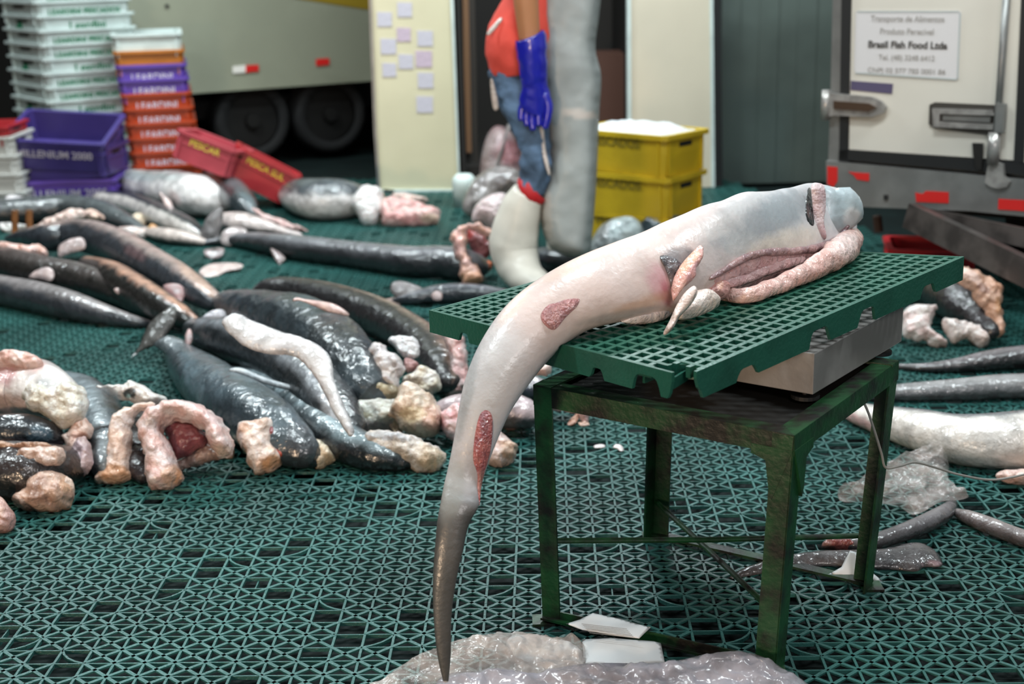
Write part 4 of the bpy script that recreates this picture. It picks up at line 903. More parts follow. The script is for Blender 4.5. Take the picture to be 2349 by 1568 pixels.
fin2(n4, [(502, 882), (512, 876), (545, 880), (560, 890), (545, 894), (515, 890)], base='#c9a3a0', lift=.15)
fl(n4, [(540, 1000), (545, 975), (575, 965), (600, 960), (625, 962), (640, 980), (632, 1010), (640, 1030), (655, 1050), (640, 1070), (615, 1085), (590, 1090), (572, 1072), (564, 1045), (552, 1025)], .14, base='#dfcdc4', second='#d2a990', lean=35, name='cut_flesh', patches=[(625, 1060, 26, 16, -20, '#d6955c', .7), (600, 1000, 20, 30, 0, '#e0d6d2', .5)])  # warm lamplight put into the colour as an orange mark low down
fl(n4, [(612, 985), (622, 972), (634, 985), (640, 1010), (656, 1035), (650, 1052), (630, 1040), (614, 1015)], .04, name='mouth_cavity', base='#7f393e', second='#8f4a4c', lean=30, lift=.045, rough=.004, patches=[(640, 1040, 12, 12, 0, '#c0522c', .5)])
fl(n4, [(640, 1010), (665, 1004), (700, 1006), (735, 1008), (758, 1030), (768, 1052), (752, 1068), (730, 1076), (712, 1060), (690, 1062), (672, 1050), (650, 1030)], .10, base='#d8c6ae', second='#c7ad8e', lean=40, patches=[(660, 1015, 30, 12, 0, '#d3c3c0', .7)])
n5 = sk('black shark lowest in the heap with pale ridge, pale cut end at its right', [(520, 852, 14), (560, 866, 28), (620, 890, 42), (680, 930, 50), (740, 980, 54), (800, 1018, 50), (860, 1042, 42), (930, 1058, 26)], '#1b1f22', '#8fa0a6', rot=75, bw=24, sharp=40, mott='#101214')
fin2(n5, [(524, 850), (535, 843), (560, 845), (600, 862), (650, 878), (690, 888), (670, 896), (620, 884), (570, 866), (545, 856)], base='#c3c6c9', second='#a9afb4', T=.03, lift=.12, name='pale_ridge')
fl(n5, [(828, 1008), (845, 996), (880, 986), (930, 996), (985, 1015), (1015, 1028), (1022, 1048), (1010, 1072), (985, 1084), (950, 1078), (900, 1060), (850, 1040)], .11, base='#cfc6c2', second='#bda58c', lean=42, patches=[(920, 1024, 60, 10, 14, '#dfd0c4', .8), (990, 1050, 26, 26, 0, '#cdb59a', .8), (890, 1000, 50, 10, 8, '#8d8c90', .7)])
# torn ends piled between heap and table
fl(n2, [(770, 915), (785, 885), (815, 868), (850, 866), (870, 880), (905, 885), (920, 905), (900, 925), (850, 935), (800, 935)], .10, base='#a8997c', second='#7f6f58', lean=40, lift=.07, name='cut_edge')
fl(n2, [(776, 925), (800, 920), (860, 918), (915, 918), (925, 945), (915, 975), (880, 990), (840, 995), (800, 985), (782, 955)], .12, base='#bdbbb0', second='#a8a39c', lean=40, lift=.02, patches=[(820, 950, 40, 8, 5, '#b9ac84', .5), (850, 980, 50, 12, -8, '#a3999e', .7)])
fl(n2, [(848, 800), (858, 786), (875, 788), (890, 802), (915, 815), (930, 840), (920, 868), (912, 895), (892, 900), (870, 890), (864, 860), (856, 826)], .10, base='#dad0cf', second='#cbbdb5', lean=30, lift=.10)
fl(n2, [(890, 778), (910, 770), (940, 770), (955, 780), (964, 800), (955, 820), (925, 820), (905, 800)], .06, base='#e4e0df', second='#d2cccc', lean=30, lift=.16)
fl(n2, [(922, 868), (945, 852), (960, 838), (985, 845), (1010, 865), (1008, 890), (985, 905), (950, 900), (926, 885)], .10, base='#dfd6cd', second='#cfc0a8', lean=35, lift=.07)
fl(n2, [(925, 826), (940, 822), (962, 835), (955, 850), (935, 855), (925, 845)], .05, base='#9c6b68', second='#b99592', lift=.12)
fl(n2, [(895, 940), (912, 900), (925, 880), (955, 880), (975, 900), (1000, 920), (1015, 950), (1010, 985), (985, 1003), (950, 998), (920, 980), (912, 962), (890, 955)], .14, base='#dcc9b8', second='#cbab92', lean=38, lift=.03, patches=[(990, 960, 26, 30, 0, '#cf9d8e', .6), (945, 950, 30, 20, 0, '#cdb98e', .5)], rough=.02)
fl(n2, [(886, 955), (905, 960), (925, 975), (915, 1000), (905, 1004), (895, 990)], .04, base='#bfa98e', lift=.01)
r1 = sk('pink-fleshed carcass half hidden behind the hanging tail, reaching under the stand', [(985, 950, 20), (1040, 940, 38), (1100, 940, 46), (1160, 940, 48), (1210, 950, 40)], '#5a5557', '#b9a5a8', rot=60, bw=50, lift=.02)
fl(r1, [(1008, 955), (1025, 935), (1060, 922), (1075, 950), (1070, 1000), (1065, 1030), (1040, 1015), (1020, 990)], .12, base='#dcc0c0', second='#cf8f92', lean=35)
fl(r1, [(1110, 1030), (1120, 1000), (1140, 985), (1165, 1005), (1185, 1018), (1188, 1040), (1172, 1062), (1145, 1072), (1120, 1062)], .11, base='#dcc4bf', second='#c9a190', lean=38, patches=[(1170, 1030, 20, 24, 0, '#c9a78e', .7)])
fl(r1, [(1140, 960), (1150, 925), (1170, 905), (1200, 910), (1222, 935), (1218, 970), (1195, 985), (1165, 985)], .14, base='#dcb9b9', second='#cf9496', lean=38, patches=[(1195, 970, 30, 14, 0, '#b06064', .6)])
r2 = sk('dark carcass with pink end, seen behind the left leg of the stand', [(1150, 880, 26), (1200, 885, 34), (1240, 895, 30), (1290, 905, 20)], '#3a3e48', '#8d8488', rot=70, bw=40)
fl(r2, [(1215, 850), (1232, 826), (1255, 815), (1268, 830), (1262, 855), (1235, 862)], .05, base='#c9b3ab', lift=.12)
fl(r2, [(1245, 905), (1280, 902), (1330, 905), (1354, 912), (1358, 935), (1350, 965), (1335, 975), (1328, 955), (1310, 945), (1280, 940), (1250, 940)], .07, base='#e2c9c6', second='#d3a7a4', lean=42, patches=[(1345, 940, 12, 24, 0, '#b98f90', .6)])
fl(r2, [(1302, 972), (1318, 950), (1328, 948), (1325, 965), (1312, 976)], .02, base='#cfa08c'); fl(r2, [(1326, 968), (1345, 966), (1352, 974), (1335, 978)], .02, base='#d9b9a8')

# ---- far left, nearest us
m1 = sk('dark carcass standing between two slabs of pale jaw at the left', [(150, 880, 34), (190, 905, 50), (225, 960, 62), (245, 1020, 58), (240, 1070, 36)], '#2c2f33', '#8d969a', rot=70, bw=30, sharp=50, lump=.05)
fl(m1, [(222, 884), (270, 884), (292, 884), (300, 874), (325, 882), (350, 898), (380, 912), (372, 932), (340, 930), (310, 925), (290, 920), (265, 912), (240, 896)], .09, base='#dddad5', second='#cfc3bd', lean=35, lift=.14, name='snout', patches=[(298, 902, 16, 12, 0, '#1c2629', .95, .3), (294, 908, 5, 5, 0, '#9fc4c8', .9, .3)])
fl(m1, [(250, 1000), (252, 970), (268, 945), (300, 930), (345, 922), (352, 935), (320, 950), (308, 968), (304, 1010), (302, 1060), (310, 1092), (296, 1102), (262, 1110), (228, 1112), (216, 1100), (224, 1085), (246, 1072), (246, 1040)], .11, name='jaw_flap', base='#decbc2', second='#d6b39f', lean=28, patches=[(262, 1085, 46, 22, 0, '#c28a5c', .7), (290, 960, 30, 20, -30, '#e2d9d6', .6)])  # orange mark near the floor: warm lamplight painted on the flap
m1b = sk('black shark body seen between the two pale jaw slabs', [(330, 960, 40), (318, 1010, 44), (318, 1060, 40), (330, 1090, 24)], '#1a1416', '#2b2022', rot=40, bw=40)
fl(m1b, [(312, 985), (318, 960), (340, 940), (370, 925), (410, 915), (450, 925), (490, 945), (515, 975), (532, 1005), (538, 1030), (520, 1052), (495, 1040), (480, 1015), (470, 990), (440, 972), (405, 966), (385, 978), (378, 990), (392, 1020), (405, 1050), (418, 1080), (424, 1100), (410, 1116), (370, 1124), (340, 1115), (336, 1085), (332, 1050), (322, 1022)], .14, name='jaw_flap', base='#decac6', second='#d2a49a', lean=32, rs=22, cells=900, patches=[(395, 1090, 26, 26, 0, '#cfa385', .7), (470, 950, 40, 26, 30, '#dbb0ac', .5), (410, 1095, 8, 20, 0, '#cf7f3c', .5), (505, 1035, 26, 14, 0, '#d6b8a0', .6)])  # lower orange and tan marks are warm lamplight put into the colour
fl(m1b, [(375, 985), (390, 965), (420, 962), (455, 975), (475, 1000), (472, 1020), (440, 1040), (410, 1056), (395, 1040), (384, 1010)], .08, name='mouth_cavity', base='#7d3e44', second='#93565a', lean=30, lift=.05, rough=.006)
fl(m1b, [(488, 1030), (510, 1010), (530, 1018), (540, 1036), (528, 1052), (500, 1048)], .06, base='#dcc3ae', second='#c79a74', lean=35)
fl(m1b, [(392, 1062), (430, 1044), (470, 1020), (498, 1030), (506, 1050), (470, 1062), (430, 1074), (402, 1082)], .06, base='#a98f86', second='#8a6a62', lean=35, lift=.01)  # flesh below the arch, its brownish shadow put into the base colour
fl(m1b, [(430, 1000), (450, 985), (482, 1000), (486, 1022), (462, 1034), (440, 1026)], .05, base='#b98084', second='#93565a', lean=30, lift=.05)
m2 = sk('carcass with a large torn whitish head wound, topmost at the left edge', [(-60, 870, 60), (0, 880, 78), (60, 885, 76), (120, 905, 66), (165, 930, 46)], '#9c8d8a', '#d6cdc9', rot=40, bw=120, lump=.1, lift=.13,
        patches=[(60, 830, 50, 20, 10, '#cf9f98', .6), (10, 850, 30, 30, 0, '#b5686c', .6), (100, 900, 50, 30, 20, '#d9d5d1', .7), (150, 930, 40, 40, 0, '#c9bfae', .6), (20, 930, 60, 30, 0, '#cfa79b', .6)])
fl(m2, [(-20, 830), (20, 806), (60, 806), (95, 825), (98, 842), (60, 850), (20, 842), (-20, 850)], .08, base='#d9bfb6', second='#cf9f92', lean=35, lift=.28)
fl(m2, [(60, 890), (90, 880), (130, 895), (150, 870), (185, 885), (200, 915), (198, 950), (175, 970), (140, 985), (110, 960), (70, 940), (50, 910)], .12, base='#dedad4', second='#c4b7a2', lean=35, lift=.15, rough=.02)
m3 = sk('dark blue-black chunk of shark under the torn white one', [(-60, 985, 36), (0, 988, 44), (60, 988, 44), (110, 995, 34), (140, 1005, 18)], '#1f2226', '#56505a', rot=-30, bw=20, lift=.1, patches=[(90, 1000, 30, 24, 0, '#3c5562', .7), (40, 1020, 60, 8, 5, '#b58a72', .6)])
fl(m3, [(140, 1000), (160, 985), (185, 955), (205, 965), (212, 985), (205, 1005), (190, 1010), (212, 1030), (210, 1060), (190, 1085), (170, 1075), (160, 1045), (150, 1020)], .08, base='#d3b8ac', second='#b98a76', lean=30, lift=.03)
fl(m3, [(30, 1050), (50, 1030), (100, 1022), (140, 1025), (148, 1050), (130, 1070), (80, 1075), (50, 1070)], .09, base='#c9b0a4', second='#b08f80', lean=30, lift=.10)
fl(m3, [(34, 1160), (42, 1130), (70, 1105), (92, 1080), (120, 1082), (145, 1090), (165, 1110), (168, 1140), (150, 1170), (110, 1175), (60, 1172)], .14, base='#c09e8c', second='#96705f', lean=30, patches=[(150, 1110, 14, 20, 0, '#c99a78', .6)], rough=.022, name='torn_flesh')  # the warm tan mark is painted lamplight
fl(m3, [(130, 1150), (136, 1110), (150, 1092), (168, 1105), (170, 1135), (160, 1165), (145, 1170)], .06, base='#cdb2a2', second='#b98a6a', lean=25)
fl(m3, [(150, 1090), (158, 1050), (172, 1010), (192, 1000), (210, 1022), (214, 1060), (200, 1085), (176, 1110), (160, 1118)], .07, base='#b9a0a4', second='#a0857f', lean=28, lift=.01)
fl(m3, [(-10, 1010), (40, 1018), (80, 1014), (118, 1020), (112, 1034), (60, 1040), (0, 1032)], .04, base='#b08a70', second='#94705c', lean=35, lift=.14)
m4 = pillow('shark_offcut', [(-30, 1030), (0, 1020), (14, 1050), (26, 1090), (20, 1105), (8, 1120), (-30, 1115)], T=.08, lean=30, base='#bf9078', second='#94604a', rough=.012, lift=.05); tag(m4, 'brown-pink offcut at the left picture edge, above the lowest one', 'shark')
m5 = pillow('shark_offcut', [(-30, 1140), (0, 1138), (20, 1160), (36, 1185), (28, 1215), (0, 1224), (-30, 1222)], T=.09, lean=35, base='#c9a596', second='#a9807c', rough=.012); tag(m5, 'pinkish offcut lowest at the left picture edge', 'shark')
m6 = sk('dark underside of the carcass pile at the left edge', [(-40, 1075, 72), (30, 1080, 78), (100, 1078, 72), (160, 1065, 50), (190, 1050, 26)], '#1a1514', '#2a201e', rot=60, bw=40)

# ---- right of the stand
t1 = sk('dark shark with orange-pink belly flap lying behind the right corner of the mesh pallet', [(2110, 620, 34), (2150, 655, 52), (2200, 690, 56), (2245, 725, 42), (2275, 760, 22)], '#1f1c1d', '#2d292b', rot=60, bw=40, lift=.03)
fl(t1, [(2190, 640), (2210, 612), (2240, 618), (2270, 635), (2296, 652), (2300, 680), (2296, 710), (2305, 735), (2302, 765), (2285, 780), (2274, 750), (2262, 720), (2240, 690), (2215, 660)], .07, base='#d0a792', second='#b98a70', lean=25, lift=.03, patches=[(2255, 660, 16, 10, 30, '#7a5850', .7), (2290, 700, 8, 20, 0, '#b07a48', .6), (2225, 630, 30, 12, 30, '#cfb4ac', .6)])
fl(t1, [(2072, 770), (2074, 710), (2100, 698), (2140, 700), (2152, 710), (2136, 740), (2140, 760), (2168, 780), (2172, 796), (2150, 798), (2118, 782), (2090, 778)], .10, base='#dcd3cf', second='#d0b3ae', lean=35)
fl(t1, [(2160, 740), (2178, 728), (2200, 738), (2225, 742), (2250, 752), (2268, 752), (2272, 775), (2255, 798), (2238, 788), (2215, 776), (2190, 788), (2172, 765)], .09, base='#d6ccc8', second='#bfa8a0', lean=38)
sk('thin dark tail lying across the right edge behind the stand leg', [(2058, 840, 7), (2120, 843, 12), (2190, 838, 18), (2260, 828, 26), (2330, 820, 30), (2420, 815, 32)], '#2c2a2c', '#6c6567', rot=100, bw=50, sharp=60)
sk('grey shark tail with glossy highlight, second behind the stand at the right edge', [(1900, 905, 8), (1980, 905, 14), (2060, 900, 22), (2140, 896, 26), (2220, 892, 30), (2300, 886, 32), (2420, 884, 34)], '#5c5a5c', '#8a8787', rot=90, bw=70, sharp=60)
t2_ = sk('large white-bellied shark at the right edge behind the stand', [(1915, 930, 10), (1960, 945, 26), (2030, 965, 40), (2110, 985, 54), (2190, 1005, 64), (2280, 1010, 72), (2420, 1005, 82)], '#77787a', '#d8cfc8', rot=8, bw=75, sharp=14,
         patches=[(1965, 962, 50, 10, 24, '#cf9a9a', .7), (2240, 1060, 90, 12, 4, '#a3a5a7', .5)])
fl(t2_, [(2284, 1090), (2300, 1080), (2349, 1075), (2400, 1080), (2400, 1112), (2340, 1112), (2300, 1102)], .05, base='#dcbdb4', second='#cfa493', lean=40)
M_FILM = mat('clear_film', '#bdb2ae', rough=.2, alpha=.36, bump=.8, bump_s=30, coat=.3)
def film(name, poly, label, T=.05, lean=50, col='#bdb2ae', m=None, rough=.02, rs=14, **k):
    o = pillow(name, poly, T=T, lean=lean, base=col, m=m or M_FILM, rough=rough, rs=rs, cells=3200, ridge=True, rnd=.55, hs=3, **k); tag(o, label, 'plastic bag'); return o
film('plastic_film', [(1922, 1140), (1928, 1115), (1970, 1100), (2020, 1068), (2080, 1040), (2130, 1020), (2165, 1030), (2178, 1070), (2180, 1110), (2222, 1135), (2205, 1145), (2160, 1150), (2100, 1180), (2060, 1160), (2000, 1150), (1940, 1150)], 'crumpled clear plastic film on the floor right of the stand', lean=60, lift=.01)
s = sk('curved dark tail lobe with a red cut end beside the right stand leg', [(1945, 1248, 14), (1990, 1246, 20), (2050, 1228, 22), (2110, 1206, 24), (2160, 1180, 22), (2185, 1155, 12)], '#3f3c3e', '#6b6567', rot=80, bw=50, sharp=60)
fl(s, [(1885, 1252), (1900, 1236), (1940, 1238), (1962, 1250), (1950, 1262), (1900, 1260)], .05, base='#a5605c', second='#8a4340', lean=40, patches=[(1895, 1245, 12, 10, 0, '#c9a09a', .6)])
o = sk('narrow grey tail lobe running to the right edge', [(2188, 1172, 8), (2220, 1185, 18), (2270, 1205, 22), (2330, 1228, 22), (2400, 1250, 22)], '#5b5455', '#857a78', rot=95, bw=50, sharp=50)
o = pillow('shark_fin', [(1672, 1328), (1700, 1305), (1760, 1285), (1850, 1266), (1950, 1262), (2030, 1258), (2090, 1245), (2130, 1252), (2156, 1275), (2160, 1298), (2120, 1300), (2100, 1310), (2040, 1305), (1960, 1300), (1880, 1298), (1780, 1310), (1710, 1322)], T=.035, lean=80, base='#605a5b', second='#4a4546', m=M_SKIN, patches=[(2140, 1292, 26, 6, -6, '#b79aa0', .8)], cells=700)
tag(o, 'long flat grey fin lying on the floor under the stand', 'fin')
M_PAPER = mat('white_paper', '#dcdcdc', rough=.7)
o = pillow('paper_scrap', [(1898, 1318), (1930, 1300), (1940, 1280), (1950, 1262), (1968, 1268), (1974, 1300), (2000, 1312), (2027, 1334), (1970, 1328)], T=.006, lean=45, base='#d6dbdd', smooth_poly=False, cells=80, m=M_PAPER); tag(o, 'folded white paper scrap at the foot of the right stand leg', 'paper')
for q, lab in (([(1362, 1022), (1375, 1018), (1388, 1020), (1386, 1027), (1366, 1028)], 'small flat white scrap inside the stand, left of the curled one'), ([(1406, 1026), (1412, 1018), (1425, 1020), (1432, 1032), (1424, 1036), (1414, 1028)], 'tiny curled white scrap inside the stand')):
    o = pillow('fish_scrap', q, T=.008, lean=80, base='#d8c9c6', cells=40); tag(o, lab, 'scrap', 'white scraps inside the stand')

# ---- foreground: papers and plastic bags
def sheet(poly, label, lift, lines=False):
    o = pillow('paper_sheet', poly, T=.004, lean=82, base='#dbd3cf', smooth_poly=False, cells=200, m=M_PAPER, lift=lift, rough=.003, rs=10); tag(o, label, 'paper')
    if lines:
        g = MB(); n_ = np.array([0, 0, 1.0])
        for k in range(7):
            a = P(1352+k*3-18, 1430+k*3.4, z=lift+.017); b = P(1452+k*3-14, 1444+k*3.4-2, z=lift+.017); g.bar(a, b, .0012, .0006)
        g.build('print', mat('grey_print', '#8a8682', rough=.7), o)
    return o
sheet([(1298, 1430), (1330, 1420), (1360, 1405), (1420, 1418), (1493, 1438), (1466, 1464), (1400, 1455), (1335, 1444)], 'printed white paper sheet lying over the base rail at the left stand leg', .04, True)
sheet([(1335, 1466), (1400, 1462), (1500, 1470), (1516, 1474), (1525, 1518), (1430, 1524), (1340, 1522)], 'blank pale paper sheet in front of the printed one', .025)
M_BAG = mat('milky_bag', '#d3c7c1', rough=.2, alpha=.4, bump=.9, bump_s=22, coat=.4)
def veil(m, lo, hi_, sc):
    """film that is clear in some places and milky in others"""
    N = m.node_tree.nodes; L = m.node_tree.links; tc = N.new('ShaderNodeTexCoord'); mp = N.new('ShaderNodeMapping'); mp.inputs['Scale'].default_value = (1, 2.2, 1); n = N.new('ShaderNodeTexNoise')
    n.inputs['Scale'].default_value = sc; n.inputs['Detail'].default_value = 6; r_ = N.new('ShaderNodeMapRange'); r_.inputs['From Min'].default_value = .38; r_.inputs['From Max'].default_value = .62
    r_.inputs['To Min'].default_value = lo; r_.inputs['To Max'].default_value = hi_
    L.new(tc.outputs['Object'], mp.inputs['Vector']); L.new(mp.outputs[0], n.inputs['Vector']); L.new(n.outputs['Fac'], r_.inputs['Value']); L.new(r_.outputs[0], N['Principled BSDF'].inputs['Alpha'])
veil(M_BAG, .08, .6, 9); veil(M_FILM, .05, .5, 11)
M_BAG2 = mat('lilac_grey_bag', '#aaa4ab', rough=.18, alpha=.7, bump=.8, bump_s=18, coat=.5)
o = film('plastic_bag', [(830, 1600), (880, 1556), (930, 1520), (990, 1490), (1050, 1468), (1110, 1455), (1180, 1450), (1250, 1460), (1290, 1462), (1312, 1452), (1340, 1480), (1342, 1520), (1330, 1600)], 'crumpled clear bag at the bottom edge, the tail tip touching it', T=.035, lean=70, m=M_BAG, rough=.009, rs=20)
bi = pillow('bag_content', [(1165, 1500), (1170, 1460), (1240, 1458), (1290, 1470), (1330, 1485), (1338, 1520), (1250, 1535), (1190, 1530)], T=.05, lean=62, base='#ded2c9', second='#cdb9a8', parent=o, rough=.01, lift=.0, m=M_PAPER)
veil(M_BAG2, .3, .9, 8)
film('plastic_bag', [(980, 1640), (1000, 1568), (1027, 1545), (1090, 1538), (1169, 1534), (1223, 1544), (1280, 1530), (1357, 1520), (1466, 1520), (1540, 1516), (1600, 1504), (1650, 1496), (1715, 1496), (1760, 1510), (1800, 1535), (1850, 1566), (1900, 1640)], 'lilac-grey plastic bag spread along the bottom edge before the stand', T=.035, lean=70, m=M_BAG2, col='#aaa4ab', rough=.010, rs=17)
# ================================================================== THE SHARK ON THE SCALE
def deckpt(u, v, h=0.0):
    z = .68
    for _ in range(8):
        p = P(u, v, z=z+h); A2, e1, e2 = PA[:2], (PB-PA)[:2], (PD-PA)[:2]
        st_ = np.linalg.solve(np.stack([e1, e2], 1), p[:2]-A2); a_, b_ = np.clip(st_, 0, 1); z = pal(a_*NA, b_*NB)[2]
    return P(u, v, z=z+h)
def deckfit(u, v, r, k):
    p = deckpt(u, v); w = 0
    for _ in range(5): w = r*depth(p)/FPX; p = deckpt(u, v, w*.93)
    return p[1]
def hero():
    # rows: upper/left outline pixel, lower/right outline pixel, distance (Y) of the middle, thickness towards us / width
    S = [((1016, 1560), (1029, 1561), 2.66, .5), ((1003, 1500), (1034, 1500), 2.665, .4), ((995, 1420), (1036, 1410), 2.68, .35), ((993, 1330), (1047, 1330), 2.71, .38), ((998, 1250), (1062, 1262), 2.745, .42),
         ((1003, 1195), (1076, 1203), 2.775, .5), ((1011, 1150), (1097, 1163), 2.79, .53), ((1018, 1112), (1101, 1138), 2.80, .55), ((1028, 1070), (1108, 1098), 2.83, .62), ((1042, 1000), (1136, 1020), 2.865, .7), ((1054, 930), (1168, 950), 2.90, .78),
         ((1066, 872), (1204, 895), 2.94, .82), ((1088, 812), (1238, 850), 2.98, .86), ((1120, 755), (1272, 812), 3.02, .88), ((1160, 702), (1310, 780), 3.055, .9), ((1212, 655), (1352, 756), 3.085, .9),
         ((1275, 614), (1402, 742), 3.12, .9), ((1345, 580), (1455, 735), 3.155, .92), ((1420, 551), (1508, 730), 3.19, .92), ((1500, 520), (1566, 724), 3.225, .92), ((1570, 490), (1630, 702), 3.255, .9),
         ((1640, 462), (1690, 678), 3.29, .88), ((1710, 443), (1750, 655), 3.325, .86), ((1770, 436), (1814, 630), 3.36, .84), ((1815, 430), (1870, 608), 3.39, .8), ((1850, 421), (1908, 592), 3.415, .76), ((1888, 424), (1938, 570), 3.44, .66), ((1925, 432), (1960, 548), 3.465, .5)]
    ring = 56; rows = []
    S2 = []
    for a, b, y, k in S:
        if a[0] > 1200 or a[1] < 680:
            u_, v_ = (a[0]+b[0])/2, (a[1]+b[1])/2; y = deckfit(u_, v_, math.hypot(a[0]-b[0], a[1]-b[1])/2, k)
        S2.append([a[0], a[1], b[0], b[1], y, k])
    ys = [s[4] for s in S2]; k0 = next(i for i, s in enumerate(S) if s[0][0] > 1200 or s[0][1] < 680)
    ys[k0:] = list(np.convolve(np.pad(ys[k0:], 2, mode='edge'), np.ones(5)/5, 'valid'))
    for i in range(k0):                      # from the edge of the deck the tail falls free, bowing towards us
        t = i/k0; ys[i] = 2.50+(ys[k0]-2.50)*t**1.3
    for i, s in enumerate(S2): s[4] = ys[i]
    print('hero Y', [round(float(y), 3) for y in ys])
    Q = cr(S2, 9)
    n = len(Q); C = []; V = []
    for i in range(n):
        au, av, bu, bv, y, kk = Q[i]
        c = P((au+bu)/2, (av+bv)/2, Y=y); dpt = depth(c); nF = F
        e = (R*(au-bu)-U*(av-bv))*dpt/FPX/2          # half width, across the body
        d = c-CAM; d /= np.linalg.norm(d); w = np.linalg.norm(e)
        C.append(c)
        for k in range(ring):
            a = 2*math.pi*k/ring
            p = c+e*math.cos(a)-d*math.sin(a)*w*kk
            V.append(p)
    Fc = [[i*ring+k, i*ring+(k+1) % ring, (i+1)*ring+(k+1) % ring, (i+1)*ring+k] for i in range(n-1) for k in range(ring)]
    C = np.array(C)
    for e_, i in ((0, 0), (1, n-1)):
        t = C[1]-C[0] if e_ == 0 else C[-1]-C[-2]; t /= np.linalg.norm(t); t = -t if e_ == 0 else t; prev = i*ring
        L = .004 if e_ == 0 else .05
        for sc, off in ((.8, .5), (.45, .85), (.12, 1.0)):
            k0 = len(V)
            for k in range(ring): V.append(C[i]+(V[i*ring+k]-C[i])*sc+t*L*off)
            Fc += [[prev+k, prev+(k+1) % ring, k0+(k+1) % ring, k0+k][::1 if e_ else -1] for k in range(ring)]; prev = k0
        Fc.append([prev+k for k in range(ring)][::1 if e_ else -1])
    V = np.array(V)
    # soft folds of the skin, more of them towards the opened belly
    u, v = projv(V)
    for j in range(len(V)):
        i = min(j//ring, n-1); c = C[i] if j < n*ring else V[j]
        if j < n*ring:
            wgt = min(1, max(0, (u[j]-1380)/200)); k = 1+.02*nz(V[j], 9)+.035*wgt*nz(V[j], 14, 2.)
            V[j] = c+(V[j]-c)*k
    # rest on the pallet: nothing of the body goes through the deck
    pn = np.cross(PB-PA, PD-PA); pn /= np.linalg.norm(pn)
    for j in range(len(V)):
        a_, b_ = np.linalg.solve(np.stack([(PB-PA)[:2], (PD-PA)[:2]], 1), (V[j]-PA)[:2])
        if -.01 < a_ < 1.01 and -.012 < b_ < 1.01 and V[j][2] > .55:
            V[j][2] = max(V[j][2], pal(np.clip(a_, 0, 1)*NA, np.clip(b_, 0, 1)*NB)[2]+.002)
    Nn = vnormals(V, Fc)
    if ((V[:n*ring]-np.repeat(C, ring, axis=0))*Nn[:n*ring]).sum() < 0: Fc = [f[::-1] for f in Fc]; Nn = -Nn
    # skin colour: grey tail, pale pinkish belly side, grey flank by the head, dark back on the far side
    ang = np.array([2*math.pi*(j % ring)/ring for j in range(len(V))])
    base = np.zeros((len(V), 3)); pale, pink, tail, back, grey = hx('#bab5b6'), hx('#c9b0a7'), hx('#474543'), hx('#33363a'), hx('#8b9092')
    prog = np.array([min(j//ring, n-1)/(n-1) for j in range(len(V))])
    wob = np.array([nz(p, 12) for p in V])
    for j in range(len(V)):
        t = prog[j]; c = pale*1.0
        kt = np.clip((.34-t)/.16+wob[j]*.3, 0, 1); c = c*(1-kt)+tail*kt
        kp = np.clip((t-.42)/.12, 0, 1)*(1-np.clip((t-.72)/.15, 0, 1)); c = c*(1-kp*.75)+pink*kp*.75
        far = np.clip(-math.sin(ang[j])*3+.0+wob[j], 0, 1); c = c*(1-far)+back*far
        base[j] = c
    pt = [(1740, 512, 120, 40, -20, '#85888b', .85, .8), (1800, 470, 60, 36, -10, '#8d9194', .8, .7), (1700, 470, 60, 18, -25, '#a6a5a5', .6, .8), (1700, 560, 40, 30, 0, '#b4b0ae', .6, .7),
          (1545, 605, 24, 38, -15, '#6a6468', .8, .6), (1560, 590, 34, 22, -25, '#807b7c', .7, .8), (1580, 600, 14, 34, 10, '#4a4648', .75, .6), (1515, 650, 26, 46, -20, '#c3939a', .75, .9), (1528, 672, 10, 30, -12, '#a25563', .75, .8), (1475, 695, 70, 12, -17, '#b58a6c', .6, .9), (1420, 722, 90, 10, -12, '#807a78', .55, .8),
          (1800, 560, 90, 30, -20, '#cdbfb1', .8, .8), (1650, 520, 60, 24, -20, '#c9c0bc', .5, .9), (1330, 600, 90, 16, -27, '#cfae9a', .5, .9), (1180, 700, 70, 12, -52, '#d8bba8', .4, .9),
          (1120, 880, 40, 110, 14, '#b3b3b5', .7, .9), (1075, 900, 10, 110, 12, '#8d9193', .6, .9), (1240, 860, 10, 60, 28, '#8b8786', .55, .9), (1150, 800, 60, 60, 0, '#bfbdbe', .6, 1.0),
          (1040, 1120, 26, 70, 10, '#8b8c86', .5, .8), (1030, 1250, 20, 60, 5, '#5d5a57', .6, .8), (1012, 1350, 16, 90, 2, '#4a4a49', .6, .8), (1050, 1200, 6, 40, 20, '#4c4642', .6, .8), (1012, 1460, 12, 60, -5, '#4f4e4e', .5, .8)]
    c = colorize(V, Nn, base, None, 12, .3, pt)
    return mk('shark_carcass', V, Fc, M_HERO, None, c), V, Nn
HB, HV, HN = hero()
tag(HB, 'headless pale shark carcass lying on the mesh pallet, grey tail hanging to the floor', 'shark')
def surf(u, v):
    """front surface point of the carcass seen at a pixel"""
    pu, pv = projv(HV); d = (pu-u)**2+(pv-v)**2; toC = CAM-HV; f = (HN*toC).sum(1) > 0
    d = np.where(f, d, 1e9); j = int(np.argmin(d)); return HV[j], HN[j]
